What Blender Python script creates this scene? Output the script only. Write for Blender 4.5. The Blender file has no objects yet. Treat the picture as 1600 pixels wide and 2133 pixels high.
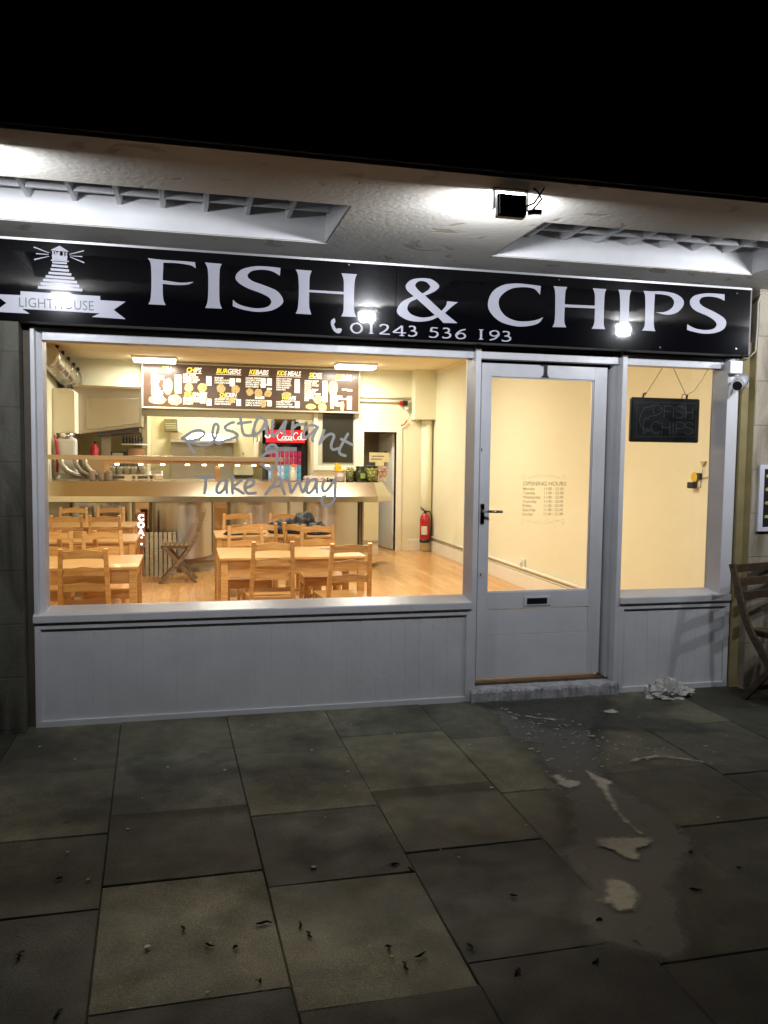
import bpy, bmesh, math, random
from mathutils import Matrix, Vector
random.seed(7)
S = bpy.context.scene
R = math.radians

# ------------------------------------------------------------------ camera, world, exposure
CAM = bpy.data.objects.new("camera", bpy.data.cameras.new("camera"))
S.collection.objects.link(CAM); S.camera = CAM
CAM.data.sensor_fit = 'VERTICAL'; CAM.data.sensor_height = 36.0
CAM.data.lens = 1705.0 / 2133.0 * 36.0
CAM.data.clip_start = 0.05; CAM.data.clip_end = 400
_ax = Vector((0.97240076, -0.23297566, 0.01261305)); _ay = Vector((0.00349312, 0.06859079, 0.99763876)); _az = Vector((-0.23329073, -0.97006064, 0.06751155))
_m = Matrix((_ax, _ay, _az)).transposed().to_4x4(); _m.translation = Vector((0, -4.771, 1.525))
CAM.matrix_world = _m
W = bpy.data.worlds.new("World"); S.world = W; W.use_nodes = True
W.node_tree.nodes["Background"].inputs[0].default_value = (0.75, 0.8, 1, 1)
W.node_tree.nodes["Background"].inputs[1].default_value = 0.0006
S.view_settings.view_transform = 'Standard'; S.view_settings.look = 'None'
S.view_settings.exposure = 0.0; S.view_settings.gamma = 1.0
S.cycles.use_denoising = True
S.cycles.max_bounces = 10; S.cycles.diffuse_bounces = 4; S.cycles.glossy_bounces = 4
S.cycles.transparent_max_bounces = 16; S.cycles.sample_clamp_indirect = 3.0
S.cycles.caustics_reflective = False; S.cycles.caustics_refractive = False
FLOOD_W = 20.0          # each LED floodlight under the canopy
FLOOD_TILT = 4         # degrees down from level
PANEL_W = 50.0          # each ceiling light in the shop
WARM = (1.0, 0.94, 0.78)

# ------------------------------------------------------------------ materials
MATS = {}
def mat(name, col, rough=0.6, metal=0.0, vary=0.0, vscale=6.0, bump=0.0, bscale=40.0, spec=0.5, emit=None, estr=0.0, coat=0.0):
    if name in MATS: return MATS[name]
    m = bpy.data.materials.new(name); m.use_nodes = True
    nt = m.node_tree; b = nt.nodes["Principled BSDF"]; L = nt.links
    b.inputs["Base Color"].default_value = (*col, 1); b.inputs["Roughness"].default_value = rough
    b.inputs["Metallic"].default_value = metal; b.inputs["Specular IOR Level"].default_value = spec
    b.inputs["Coat Weight"].default_value = coat
    tc = nt.nodes.new("ShaderNodeTexCoord")
    if vary:
        n = nt.nodes.new("ShaderNodeTexNoise"); n.inputs["Scale"].default_value = vscale; n.inputs["Detail"].default_value = 6
        L.new(tc.outputs["Object"], n.inputs["Vector"])
        r = nt.nodes.new("ShaderNodeValToRGB"); r.color_ramp.elements[0].position = 0.3; r.color_ramp.elements[1].position = 0.7
        a = 1 - vary; z = 1 + vary * 0.6
        r.color_ramp.elements[0].color = (*[c * a for c in col], 1); r.color_ramp.elements[1].color = (*[min(1, c * z) for c in col], 1)
        L.new(n.outputs["Fac"], r.inputs["Fac"]); L.new(r.outputs["Color"], b.inputs["Base Color"])
        mr = nt.nodes.new("ShaderNodeMapRange"); mr.inputs["To Min"].default_value = max(0.02, rough * 0.8); mr.inputs["To Max"].default_value = min(1, rough * 1.25)
        L.new(n.outputs["Fac"], mr.inputs["Value"]); L.new(mr.outputs["Result"], b.inputs["Roughness"])
    if bump:
        n2 = nt.nodes.new("ShaderNodeTexNoise"); n2.inputs["Scale"].default_value = bscale; n2.inputs["Detail"].default_value = 8
        L.new(tc.outputs["Object"], n2.inputs["Vector"])
        bp = nt.nodes.new("ShaderNodeBump"); bp.inputs["Strength"].default_value = bump; bp.inputs["Distance"].default_value = 0.01
        L.new(n2.outputs["Fac"], bp.inputs["Height"]); L.new(bp.outputs["Normal"], b.inputs["Normal"])
    if emit:
        b.inputs["Emission Color"].default_value = (*emit, 1); b.inputs["Emission Strength"].default_value = estr
    MATS[name] = m
    return m

def nodes(m):
    nt = m.node_tree
    return nt, nt.nodes["Principled BSDF"], nt.links

def wood(name, c1, c2, rough=0.35, scale=(1.5, 14, 14), coat=0.2, per_object=0.18):
    m = mat(name, c1, rough, coat=coat); nt, b, L = nodes(m)
    tc = nt.nodes.new("ShaderNodeTexCoord"); mp = nt.nodes.new("ShaderNodeMapping"); mp.inputs["Scale"].default_value = scale
    oi = nt.nodes.new("ShaderNodeObjectInfo")
    L.new(tc.outputs["Object"], mp.inputs["Vector"]); L.new(oi.outputs["Random"], mp.inputs["Location"])
    n = nt.nodes.new("ShaderNodeTexNoise"); n.inputs["Scale"].default_value = 3.5; n.inputs["Detail"].default_value = 7; n.inputs["Distortion"].default_value = 0.6
    L.new(mp.outputs["Vector"], n.inputs["Vector"])
    r = nt.nodes.new("ShaderNodeValToRGB"); r.color_ramp.elements[0].position = 0.35; r.color_ramp.elements[1].position = 0.65
    r.color_ramp.elements[0].color = (*c1, 1); r.color_ramp.elements[1].color = (*c2, 1)
    L.new(n.outputs["Fac"], r.inputs["Fac"])
    hs = nt.nodes.new("ShaderNodeHueSaturation"); mr = nt.nodes.new("ShaderNodeMapRange")
    mr.inputs["To Min"].default_value = 1 - per_object; mr.inputs["To Max"].default_value = 1 + per_object * 0.5
    L.new(oi.outputs["Random"], mr.inputs["Value"]); L.new(mr.outputs["Result"], hs.inputs["Value"]); L.new(r.outputs["Color"], hs.inputs["Color"])
    L.new(hs.outputs["Color"], b.inputs["Base Color"])
    return m

PAINT = mat("white_gloss_paint", (0.62, 0.62, 0.64), 0.30, vary=0.08, vscale=4, bump=0.2, bscale=18)
PAINT_IN = mat("cream_gloss_paint", (0.80, 0.77, 0.66), 0.4, vary=0.04, vscale=4)
WALLY = mat("cream_wall_paint", (0.80, 0.775, 0.58), 0.75, vary=0.04, vscale=1.2, bump=0.06, bscale=30)
CEIL = mat("ceiling_paint", (0.88, 0.76, 0.52), 0.8, vary=0.04, vscale=1.0)
CORR = mat("corridor_grey_paint", (0.62, 0.59, 0.48), 0.8, vary=0.05)
PINE = wood("pine_wood", (0.47, 0.245, 0.075), (0.62, 0.36, 0.13))
TEAK = wood("weathered_wood", (0.13, 0.085, 0.045), (0.24, 0.17, 0.10), rough=0.6, coat=0)
DARKWOOD = wood("dark_stained_wood", (0.045, 0.03, 0.015), (0.10, 0.065, 0.036), rough=0.55, coat=0)
SLATWOOD = wood("grey_slat_wood", (0.33, 0.28, 0.18), (0.48, 0.42, 0.30), rough=0.7, coat=0)
BLACK = mat("black_plastic", (0.012, 0.012, 0.013), 0.35)
BLACKM = mat("black_matt", (0.015, 0.014, 0.013), 0.7, vary=0.1)
CHROME = mat("chrome", (0.75, 0.75, 0.75), 0.12, 1.0)
WHITEP = mat("white_plastic", (0.75, 0.75, 0.72), 0.4)
RED = mat("red_enamel", (0.42, 0.012, 0.015), 0.3, vary=0.1)
YELLOW = mat("yellow_plastic", (0.75, 0.50, 0.02), 0.4)
VINYL = mat("white_vinyl", (0.40, 0.40, 0.46), 0.35, vary=0.03, vscale=8, spec=0.35, coat=0.8); MATS["white_vinyl"].node_tree.nodes["Principled BSDF"].inputs["Coat Roughness"].default_value = 0.05

def film(name, col, clear, thru):
    # thin translucent window film: some light straight through, some scattered through, the rest reflected
    m = bpy.data.materials.new(name); m.use_nodes = True; nt = m.node_tree; nt.nodes.clear(); L = nt.links
    o = nt.nodes.new("ShaderNodeOutputMaterial"); a = nt.nodes.new("ShaderNodeMixShader"); b = nt.nodes.new("ShaderNodeMixShader")
    t = nt.nodes.new("ShaderNodeBsdfTransparent"); s = nt.nodes.new("ShaderNodeBsdfTranslucent"); d = nt.nodes.new("ShaderNodeBsdfDiffuse")
    s.inputs[0].default_value = (*col, 1); d.inputs[0].default_value = (*col, 1); a.inputs[0].default_value = thru; b.inputs[0].default_value = clear
    L.new(d.outputs[0], a.inputs[1]); L.new(s.outputs[0], a.inputs[2]); L.new(a.outputs[0], b.inputs[1]); L.new(t.outputs[0], b.inputs[2]); L.new(b.outputs[0], o.inputs[0])
    return m
VINYL2 = mat("silver_grey_film", (0.46, 0.445, 0.42), 0.6)


def steel(name="brushed_steel", col=(0.50, 0.485, 0.45), rough=0.17, stretch=(1, 1, 0.06), aniso=0.0):
    m = mat(name, col, rough, 1.0); nt, b, L = nodes(m)
    tc = nt.nodes.new("ShaderNodeTexCoord"); mp = nt.nodes.new("ShaderNodeMapping"); mp.inputs["Scale"].default_value = stretch
    n = nt.nodes.new("ShaderNodeTexNoise"); n.inputs["Scale"].default_value = 60; n.inputs["Detail"].default_value = 4
    L.new(tc.outputs["Object"], mp.inputs["Vector"]); L.new(mp.outputs["Vector"], n.inputs["Vector"])
    mr = nt.nodes.new("ShaderNodeMapRange"); mr.inputs["To Min"].default_value = rough * 0.92; mr.inputs["To Max"].default_value = rough * 1.1
    L.new(n.outputs["Fac"], mr.inputs["Value"]); L.new(mr.outputs["Result"], b.inputs["Roughness"])
    n2 = nt.nodes.new("ShaderNodeTexNoise"); n2.inputs["Scale"].default_value = 2.2
    L.new(tc.outputs["Object"], n2.inputs["Vector"])
    bp = nt.nodes.new("ShaderNodeBump"); bp.inputs["Strength"].default_value = 0.12; bp.inputs["Distance"].default_value = 0.03
    L.new(n2.outputs["Fac"], bp.inputs["Height"]); L.new(bp.outputs["Normal"], b.inputs["Normal"])
    b.inputs["Anisotropic"].default_value = aniso; b.inputs["Anisotropic Rotation"].default_value = .25
    tg = nt.nodes.new("ShaderNodeTangent"); tg.direction_type = 'RADIAL'; tg.axis = 'Z'
    if aniso: L.new(tg.outputs[0], b.inputs["Tangent"])
    return m
STEEL = steel(aniso=.85, rough=.24); STEELH = steel("brushed_steel_long", (0.62, 0.57, 0.47), 0.2, (0.06, 1, 1))
STEELD = steel("dull_steel", (0.38, 0.35, 0.29), 0.45)
HOODS = steel("hood_steel", (0.36, 0.33, 0.27), 0.32)
MIRROR = steel("polished_steel", (0.70, 0.64, 0.52), 0.10)

def glass(name, tint=(1, 1, 1), extra=0.0, grime=0.0):
    m = bpy.data.materials.new(name); m.use_nodes = True; nt = m.node_tree; nt.nodes.clear(); L = nt.links
    o = nt.nodes.new("ShaderNodeOutputMaterial"); mx = nt.nodes.new("ShaderNodeMixShader")
    t = nt.nodes.new("ShaderNodeBsdfTransparent"); g = nt.nodes.new("ShaderNodeBsdfGlossy"); f = nt.nodes.new("ShaderNodeFresnel")
    t.inputs[0].default_value = (*tint, 1); g.inputs["Roughness"].default_value = 0.015; f.inputs[0].default_value = 1.45
    ad = nt.nodes.new("ShaderNodeMath"); ad.inputs[1].default_value = extra
    L.new(f.outputs[0], ad.inputs[0]); L.new(ad.outputs[0], mx.inputs[0]); L.new(t.outputs[0], mx.inputs[1]); L.new(g.outputs[0], mx.inputs[2]); 
    if grime:
        d = nt.nodes.new("ShaderNodeBsdfDiffuse"); d.inputs[0].default_value = (.8, .8, .78, 1); m2 = nt.nodes.new("ShaderNodeMixShader")
        tc = nt.nodes.new("ShaderNodeTexCoord"); mp = nt.nodes.new("ShaderNodeMapping"); mp.inputs["Scale"].default_value = (1, 1, 1.8); mp.inputs["Rotation"].default_value = (0, .5, 0)
        n = nt.nodes.new("ShaderNodeTexNoise"); n.inputs["Scale"].default_value = 3.5; n.inputs["Detail"].default_value = 10; n.inputs["Distortion"].default_value = 1.6
        r = nt.nodes.new("ShaderNodeMapRange"); r.inputs["From Min"].default_value = .42; r.inputs["From Max"].default_value = .75; r.inputs["To Max"].default_value = grime
        L.new(tc.outputs["Object"], mp.inputs[0]); L.new(mp.outputs[0], n.inputs["Vector"]); L.new(n.outputs["Fac"], r.inputs["Value"])
        L.new(r.outputs[0], m2.inputs[0]); L.new(mx.outputs[0], m2.inputs[1]); L.new(d.outputs[0], m2.inputs[2]); L.new(m2.outputs[0], o.inputs[0])
    else: L.new(mx.outputs[0], o.inputs[0])
    return m
GLASS = glass("window_glass", grime=.010); GLASSJ = glass("jar_glass", (0.86, 0.92, 0.80), 0.02)

# ------------------------------------------------------------------ mesh helpers
class MB:
    def __init__(s): s.v = []; s.f = []; s.sm = []
    def add(s, vs, fs, smooth=False):
        k = len(s.v); s.v += [tuple(v) for v in vs]; s.f += [tuple(i + k for i in f) for f in fs]; s.sm += [smooth] * len(fs); return s
    def box(s, x0, x1, y0, y1, z0, z1):
        x0, x1 = sorted((x0, x1)); y0, y1 = sorted((y0, y1)); z0, z1 = sorted((z0, z1))
        return s.add([(x0,y0,z0),(x1,y0,z0),(x1,y1,z0),(x0,y1,z0),(x0,y0,z1),(x1,y0,z1),(x1,y1,z1),(x0,y1,z1)],
                     [(0,3,2,1),(4,5,6,7),(0,1,5,4),(1,2,6,5),(2,3,7,6),(3,0,4,7)])
    def bar(s, a, b, w, h, up=(0, 0, 1)):
        a, b = Vector(a), Vector(b); d = (b - a).normalized(); u = Vector(up)
        sd = d.cross(u)
        if sd.length < 1e-4: sd = d.cross(Vector((1, 0, 0)))
        sd.normalize(); u = sd.cross(d).normalized(); sd *= w / 2; u *= h / 2
        return s.add([a-sd-u, a+sd-u, a+sd+u, a-sd+u, b-sd-u, b+sd-u, b+sd+u, b-sd+u],
                     [(0,1,2,3),(7,6,5,4),(0,4,5,1),(1,5,6,2),(2,6,7,3),(3,7,4,0)])
    def prism(s, poly, axis, lo, hi, smooth=False):
        # polygon of (a, b) pairs extruded along axis 'x': (y,z)  'y': (x,z)  'z': (x,y)
        def P(a, b, t): return (t, a, b) if axis == 'x' else ((a, t, b) if axis == 'y' else (a, b, t))
        n = len(poly); vs = [P(a, b, lo) for a, b in poly] + [P(a, b, hi) for a, b in poly]
        fs = [tuple(range(n)), tuple(range(2*n-1, n-1, -1))]
        s.add(vs, fs); k = len(s.v) - 2 * n
        s.f += [(k+i, k+n+i, k+n+(i+1) % n, k+(i+1) % n) for i in range(n)]; s.sm += [smooth] * n
        return s
    def tube(s, pts, r, n=8, caps=True):
        pts = [Vector(p) for p in pts]; rr = r if isinstance(r, (list, tuple)) else [r] * len(pts)
        k = len(s.v); prev = None
        for i, p in enumerate(pts):
            d = (pts[min(i+1, len(pts)-1)] - pts[max(i-1, 0)]).normalized()
            if prev is None:
                u = d.cross(Vector((0, 0, 1)));  u = u if u.length > 1e-3 else d.cross(Vector((1, 0, 0)))
            else: u = prev - d * prev.dot(d)
            u.normalize(); prev = u; w = d.cross(u)
            for j in range(n):
                a = 2 * math.pi * j / n; s.v.append(tuple(p + (u * math.cos(a) + w * math.sin(a)) * rr[i]))
        for i in range(len(pts) - 1):
            for j in range(n):
                s.f.append((k+i*n+j, k+i*n+(j+1) % n, k+(i+1)*n+(j+1) % n, k+(i+1)*n+j)); s.sm.append(True)
        if caps:
            s.f.append(tuple(k+j for j in range(n-1, -1, -1))); s.sm.append(False)
            s.f.append(tuple(k+(len(pts)-1)*n+j for j in range(n))); s.sm.append(False)
        return s
    def lathe(s, prof, cx, cy, z0=0.0, n=20):
        k = len(s.v)
        for r, z in prof:
            for j in range(n):
                a = 2 * math.pi * j / n; s.v.append((cx + r * math.cos(a), cy + r * math.sin(a), z0 + z))
        for i in range(len(prof) - 1):
            for j in range(n):
                s.f.append((k+i*n+j, k+i*n+(j+1) % n, k+(i+1)*n+(j+1) % n, k+(i+1)*n+j)); s.sm.append(True)
        s.f.append(tuple(k+j for j in range(n-1, -1, -1))); s.sm.append(False)
        s.f.append(tuple(k+(len(prof)-1)*n+j for j in range(n))); s.sm.append(False)
        return s

def obj(name, mb, m, parent=None, bevel=0.0, loc=None, mats=None, segs=2):
    me = bpy.data.meshes.new(name); me.from_pydata(mb.v, [], mb.f); me.update()
    me.polygons.foreach_set("use_smooth", mb.sm)
    bm = bmesh.new(); bm.from_mesh(me); bmesh.ops.recalc_face_normals(bm, faces=bm.faces); bm.to_mesh(me); bm.free()
    me.materials.append(m)
    o = bpy.data.objects.new(name, me); S.collection.objects.link(o)
    if bevel:
        b = o.modifiers.new("bevel", 'BEVEL'); b.width = bevel; b.segments = segs; b.limit_method = 'ANGLE'; b.angle_limit = R(50)
    if loc: o.location = loc
    if parent: o.parent = parent
    return o
def tag(o, label, cat, group=None):
    o["label"] = label; o["category"] = cat
    if group: o["group"] = group
    return o
def thing(name, label, cat, loc=(0, 0, 0), rz=0.0, group=None):
    o = bpy.data.objects.new(name, None); S.collection.objects.link(o); o.empty_display_size = 0.1
    o.location = loc; o.rotation_euler = (0, 0, rz); return tag(o, label, cat, group)
def struct(o): o["kind"] = "structure"; return o
def copy_tree(o, parent=None):
    c = o.copy(); S.collection.objects.link(c)
    if parent: c.parent = parent
    for ch in [q for q in o.children]: copy_tree(ch, c)
    return c

def smooth_path(pts, closed=False, n=5):
    # pts: (x, z[, corner]); Catmull-Rom through the smooth points, straight at corners
    P = [(p[0], p[1]) for p in pts]; C = [(len(p) > 2 and p[2] == 1) for p in pts]; N = len(P); out = []
    rng = range(N if closed else N - 1)
    for i in rng:
        p1, p2 = P[i], P[(i+1) % N]
        p0 = P[(i-1) % N] if (closed or i > 0) else p1
        p3 = P[(i+2) % N] if (closed or i + 2 < N) else p2
        if C[i]: p0 = p1
        if C[(i+1) % N]: p3 = p2
        if C[i] and C[(i+1) % N]: out.append(p1); continue
        for k in range(n):
            t = k / n; t2 = t*t; t3 = t2*t
            out.append(tuple(0.5*((2*p1[a]) + (-p0[a]+p2[a])*t + (2*p0[a]-5*p1[a]+4*p2[a]-p3[a])*t2 + (-p0[a]+3*p1[a]-3*p2[a]+p3[a])*t3) for a in (0, 1)))
    if not closed: out.append(P[-1])
    return out

def flat_shape(name, contours, y, m, parent, thick=0.0015):
    # closed contours in the x-z plane (holes by even-odd), facing -y
    cu = bpy.data.curves.new(name, 'CURVE'); cu.dimensions = '2D'; cu.fill_mode = 'BOTH'; cu.extrude = thick / 2
    for c in contours:
        pts = smooth_path(c, True)
        sp = cu.splines.new('POLY'); sp.points.add(len(pts) - 1); sp.use_cyclic_u = True
        for i, (a, b) in enumerate(pts): sp.points[i].co = (a, b, 0, 1)
    t = bpy.data.objects.new("tmp", cu); me = bpy.data.meshes.new_from_object(t); bpy.data.objects.remove(t)
    me.transform(Matrix.Rotation(R(90), 4, 'X')); me.transform(Matrix.Translation((0, y, 0)))
    me.materials.clear(); me.materials.append(m)
    o = bpy.data.objects.new(name, me); S.collection.objects.link(o); o.parent = parent
    return o

def text_mesh(body, size, shear=0.0, bold=0.0, align='LEFT', width=1.0, space=1.0):
    cu = bpy.data.curves.new("t", 'FONT'); cu.body = body; cu.size = size; cu.shear = shear; cu.offset = bold
    cu.align_x = align; cu.space_character = space; cu.resolution_u = 3; cu.extrude = 0.0004
    t = bpy.data.objects.new("tmp", cu); me = bpy.data.meshes.new_from_object(t); bpy.data.objects.remove(t)
    me.transform(Matrix.Diagonal((width, 1, 1, 1)))
    return me
def texts(name, items, y, m, parent, xz=True):
    # items: (body, x, z, size, kwargs); all joined into one lettering mesh standing in the x-z plane
    bm = bmesh.new()
    for body, x, z, size, kw in items:
        me = text_mesh(body, size, **kw); me.transform(Matrix.Rotation(R(90), 4, 'X')); me.transform(Matrix.Translation((x, y, z)))
        bm.from_mesh(me); bpy.data.meshes.remove(me)
    me = bpy.data.meshes.new(name); bm.to_mesh(me); bm.free(); me.materials.append(m)
    o = bpy.data.objects.new(name, me); S.collection.objects.link(o); o.parent = parent
    return o

def ribbon(mb, pts, y, width, thick=0.0008, calli=None, round_ends=True):
    # flat stroke in the x-z plane
    n = len(pts); L = []; Rr = []
    for i in range(n):
        a = pts[max(i-1, 0)]; b = pts[min(i+1, n-1)]; dx, dz = b[0]-a[0], b[1]-a[1]; l = math.hypot(dx, dz) or 1e-6
        w = width if calli is None else (calli + (width - calli) * abs(dz / l))
        nx, nz = -dz / l * w / 2, dx / l * w / 2
        yy = y - i*2.5e-5; L.append((pts[i][0] + nx, yy, pts[i][1] + nz)); Rr.append((pts[i][0] - nx, yy, pts[i][1] - nz))
    k = len(mb.v); mb.v += L + Rr
    for i in range(n - 1): mb.f.append((k+i, k+i+1, k+n+i+1, k+n+i)); mb.sm.append(False)
    if round_ends and calli is None:
        for e in (pts[0], pts[-1]):
            k = len(mb.v); mb.v += [(e[0] + width/2*math.cos(a*math.pi/5), y - n*2.5e-5 - 0.0001*(1 if e is pts[0] else 2), e[1] + width/2*math.sin(a*math.pi/5)) for a in range(10)]
            mb.f.append(tuple(range(k, k+10))); mb.sm.append(False)
# ------------------------------------------------------------------ ground and paving
GROUND = mat("dark_ground", (0.03, 0.03, 0.025), 0.9, vary=0.3, vscale=0.5)
struct(obj("ground", MB().box(-120, 120, -120, 120, -0.3, -0.14), GROUND))
def paving_material():
    m = mat("paving_concrete", (0.15, 0.13, 0.10), 0.75); nt, b, L = nodes(m)
    at = nt.nodes.new("ShaderNodeAttribute"); at.attribute_name = "tint"
    tc = nt.nodes.new("ShaderNodeTexCoord")
    def noise(s, d=8, dist=0.0):
        n = nt.nodes.new("ShaderNodeTexNoise"); n.inputs["Scale"].default_value = s; n.inputs["Detail"].default_value = d; n.inputs["Distortion"].default_value = dist
        L.new(tc.outputs["Object"], n.inputs["Vector"]); return n
    def ramp(n, p0, c0, p1, c1):
        r = nt.nodes.new("ShaderNodeValToRGB"); r.color_ramp.elements[0].position = p0; r.color_ramp.elements[0].color = (*c0, 1)
        r.color_ramp.elements[1].position = p1; r.color_ramp.elements[1].color = (*c1, 1); L.new(n.outputs["Fac"], r.inputs["Fac"]); return r
    def mul(a, c):
        x = nt.nodes.new("ShaderNodeMix"); x.data_type = 'RGBA'; x.blend_type = 'MULTIPLY'; x.inputs[0].default_value = 1
        L.new(a, x.inputs[6]); L.new(c, x.inputs[7]); return x.outputs[2]
    big = ramp(noise(1.7, 6, 0.4), 0.36, (0.42, 0.42, 0.38), 0.62, (1.3, 1.27, 1.12))
    mid = ramp(noise(11, 8), 0.35, (0.72, 0.72, 0.72), 0.7, (1.12, 1.12, 1.12))
    fine = ramp(noise(230, 2), 0.40, (0.72, 0.72, 0.72), 0.74, (1.7, 1.7, 1.65))
    c = mul(mul(mul(at.outputs["Color"], big.outputs["Color"]), mid.outputs["Color"]), fine.outputs["Color"])
    vo = nt.nodes.new("ShaderNodeTexVoronoi"); vo.inputs["Scale"].default_value = 38; L.new(tc.outputs["Object"], vo.inputs["Vector"])
    vr = nt.nodes.new("ShaderNodeValToRGB"); vr.color_ramp.elements[0].position = .05; vr.color_ramp.elements[0].color = (2.6, 2.6, 2.4, 1); vr.color_ramp.elements[1].position = .085; vr.color_ramp.elements[1].color = (1, 1, 1, 1)
    L.new(vo.outputs["Distance"], vr.inputs["Fac"])
    gum = nt.nodes.new("ShaderNodeTexVoronoi"); gum.inputs["Scale"].default_value = 1.9; L.new(tc.outputs["Object"], gum.inputs["Vector"])
    gr = nt.nodes.new("ShaderNodeValToRGB"); gr.color_ramp.elements[0].position = .035; gr.color_ramp.elements[0].color = (.5, .5, .48, 1); gr.color_ramp.elements[1].position = .05; gr.color_ramp.elements[1].color = (1, 1, 1, 1)
    L.new(gum.outputs["Distance"], gr.inputs["Fac"])
    c = mul(mul(c, vr.outputs["Color"]), gr.outputs["Color"])
    L.new(c, b.inputs["Base Color"])
    bp = nt.nodes.new("ShaderNodeBump"); bp.inputs["Strength"].default_value = 0.5; bp.inputs["Distance"].default_value = 0.004
    L.new(noise(150, 6).outputs["Fac"], bp.inputs["Height"]); L.new(bp.outputs["Normal"], b.inputs["Normal"])
    rr = nt.nodes.new("ShaderNodeMapRange"); rr.inputs["To Min"].default_value = 0.5; rr.inputs["To Max"].default_value = 0.95
    L.new(noise(6).outputs["Fac"], rr.inputs["Value"]); L.new(rr.outputs["Result"], b.inputs["Roughness"])
    return m
PAVE = paving_material()
def pavement():
    lines = {0: (-0.905, 0.0), 1: (-0.372, -0.040), 2: (0.215, -0.028), 3: (0.795, -0.009), 4: (1.386, 0.0), 5: (1.955, 0.004), 6: (2.53, 0.0), 7: (3.10, 0.0)}
    def X(i, y):
        if i in lines: a, k = lines[i]; return a + k * y
        return (-0.905 + 0.575 * i) if i < 0 else (3.10 + 0.575 * (i - 7))
    rows = {0: [-0.70, -1.405, -1.976, -2.60], 1: [-0.53, -1.245, -1.83, -2.52], 2: [-0.64, -1.375, -1.96, -2.63], 3: [-0.485, -1.22, -1.812, -2.523],
            4: [-0.632, -1.362, -1.962, -2.655], 5: [-0.50, -1.25, -1.84, -2.50], 6: [-0.67, -1.38, -2.0, -2.62]}
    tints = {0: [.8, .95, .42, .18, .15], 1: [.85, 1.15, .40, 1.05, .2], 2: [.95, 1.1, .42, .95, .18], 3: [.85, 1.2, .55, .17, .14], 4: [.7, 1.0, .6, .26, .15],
             5: [.7, .75, .55, .35, .28], 6: [.8, .68, .5, .35, .28]}  # slab tones, with the fading light painted in as darker outer rows
    rnd = random.Random(3); mb = MB(); cols = []
    for i in range(-14, 20):
        ys = list(rows.get(i, [-rnd.uniform(0.4, 0.7)]))
        while ys[-1] > -9: ys.append(ys[-1] - rnd.choice([0.6, 0.68, 0.72]))
        ys = [0.06] + ys
        for j in range(len(ys) - 1):
            y1, y0 = ys[j], ys[j+1]; g = 0.0013
            dz = rnd.uniform(-0.0025, 0.0025); t1, t2 = rnd.uniform(-0.002, 0.002), rnd.uniform(-0.002, 0.002)
            q = [(X(i, y0)+g, y0+g), (X(i+1, y0)-g, y0+g), (X(i+1, y1)-g, y1-g), (X(i, y1)+g, y1-g)]
            b = 0.006; cx = sum(p[0] for p in q) / 4; cy = sum(p[1] for p in q) / 4
            top = []; 
            for k, (x, y) in enumerate(q):
                top.append((x + math.copysign(b*0.6, cx - x), y + math.copysign(b*0.6, cy - y), dz + (t1 if k in (0, 1) else -t1) + (t2 if k in (0, 3) else -t2)))
            mid = [(x, y, t[2] - b*0.6) for (x, y), t in zip(q, top)]; bot = [(x, y, -0.06) for x, y in q]
            k0 = len(mb.v); mb.v += top + mid + bot
            mb.f.append((k0, k0+1, k0+2, k0+3)); mb.sm.append(False)
            for a in range(4):
                n = (a+1) % 4
                mb.f.append((k0+4+a, k0+4+n, k0+n, k0+a)); mb.f.append((k0+8+a, k0+8+n, k0+4+n, k0+4+a)); mb.sm += [False, False]
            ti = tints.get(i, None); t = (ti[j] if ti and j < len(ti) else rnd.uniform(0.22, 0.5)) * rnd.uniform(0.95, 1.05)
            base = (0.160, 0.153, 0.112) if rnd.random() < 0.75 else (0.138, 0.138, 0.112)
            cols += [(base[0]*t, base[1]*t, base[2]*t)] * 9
    k0 = len(mb.v); mb.box(-9, 15, -10, 0.06, -0.07, -0.016); cols += [(0.022, 0.022, 0.012)] * 6
    me = bpy.data.meshes.new("pavement"); me.from_pydata(mb.v, [], mb.f)
    ca = me.color_attributes.new("tint", 'FLOAT_COLOR', 'CORNER')
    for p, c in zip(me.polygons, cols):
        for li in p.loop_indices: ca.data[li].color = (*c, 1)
    bm = bmesh.new(); bm.from_mesh(me); bmesh.ops.recalc_face_normals(bm, faces=bm.faces); bm.to_mesh(me); bm.free()
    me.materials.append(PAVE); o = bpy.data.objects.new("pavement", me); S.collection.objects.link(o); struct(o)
pavement()

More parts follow.
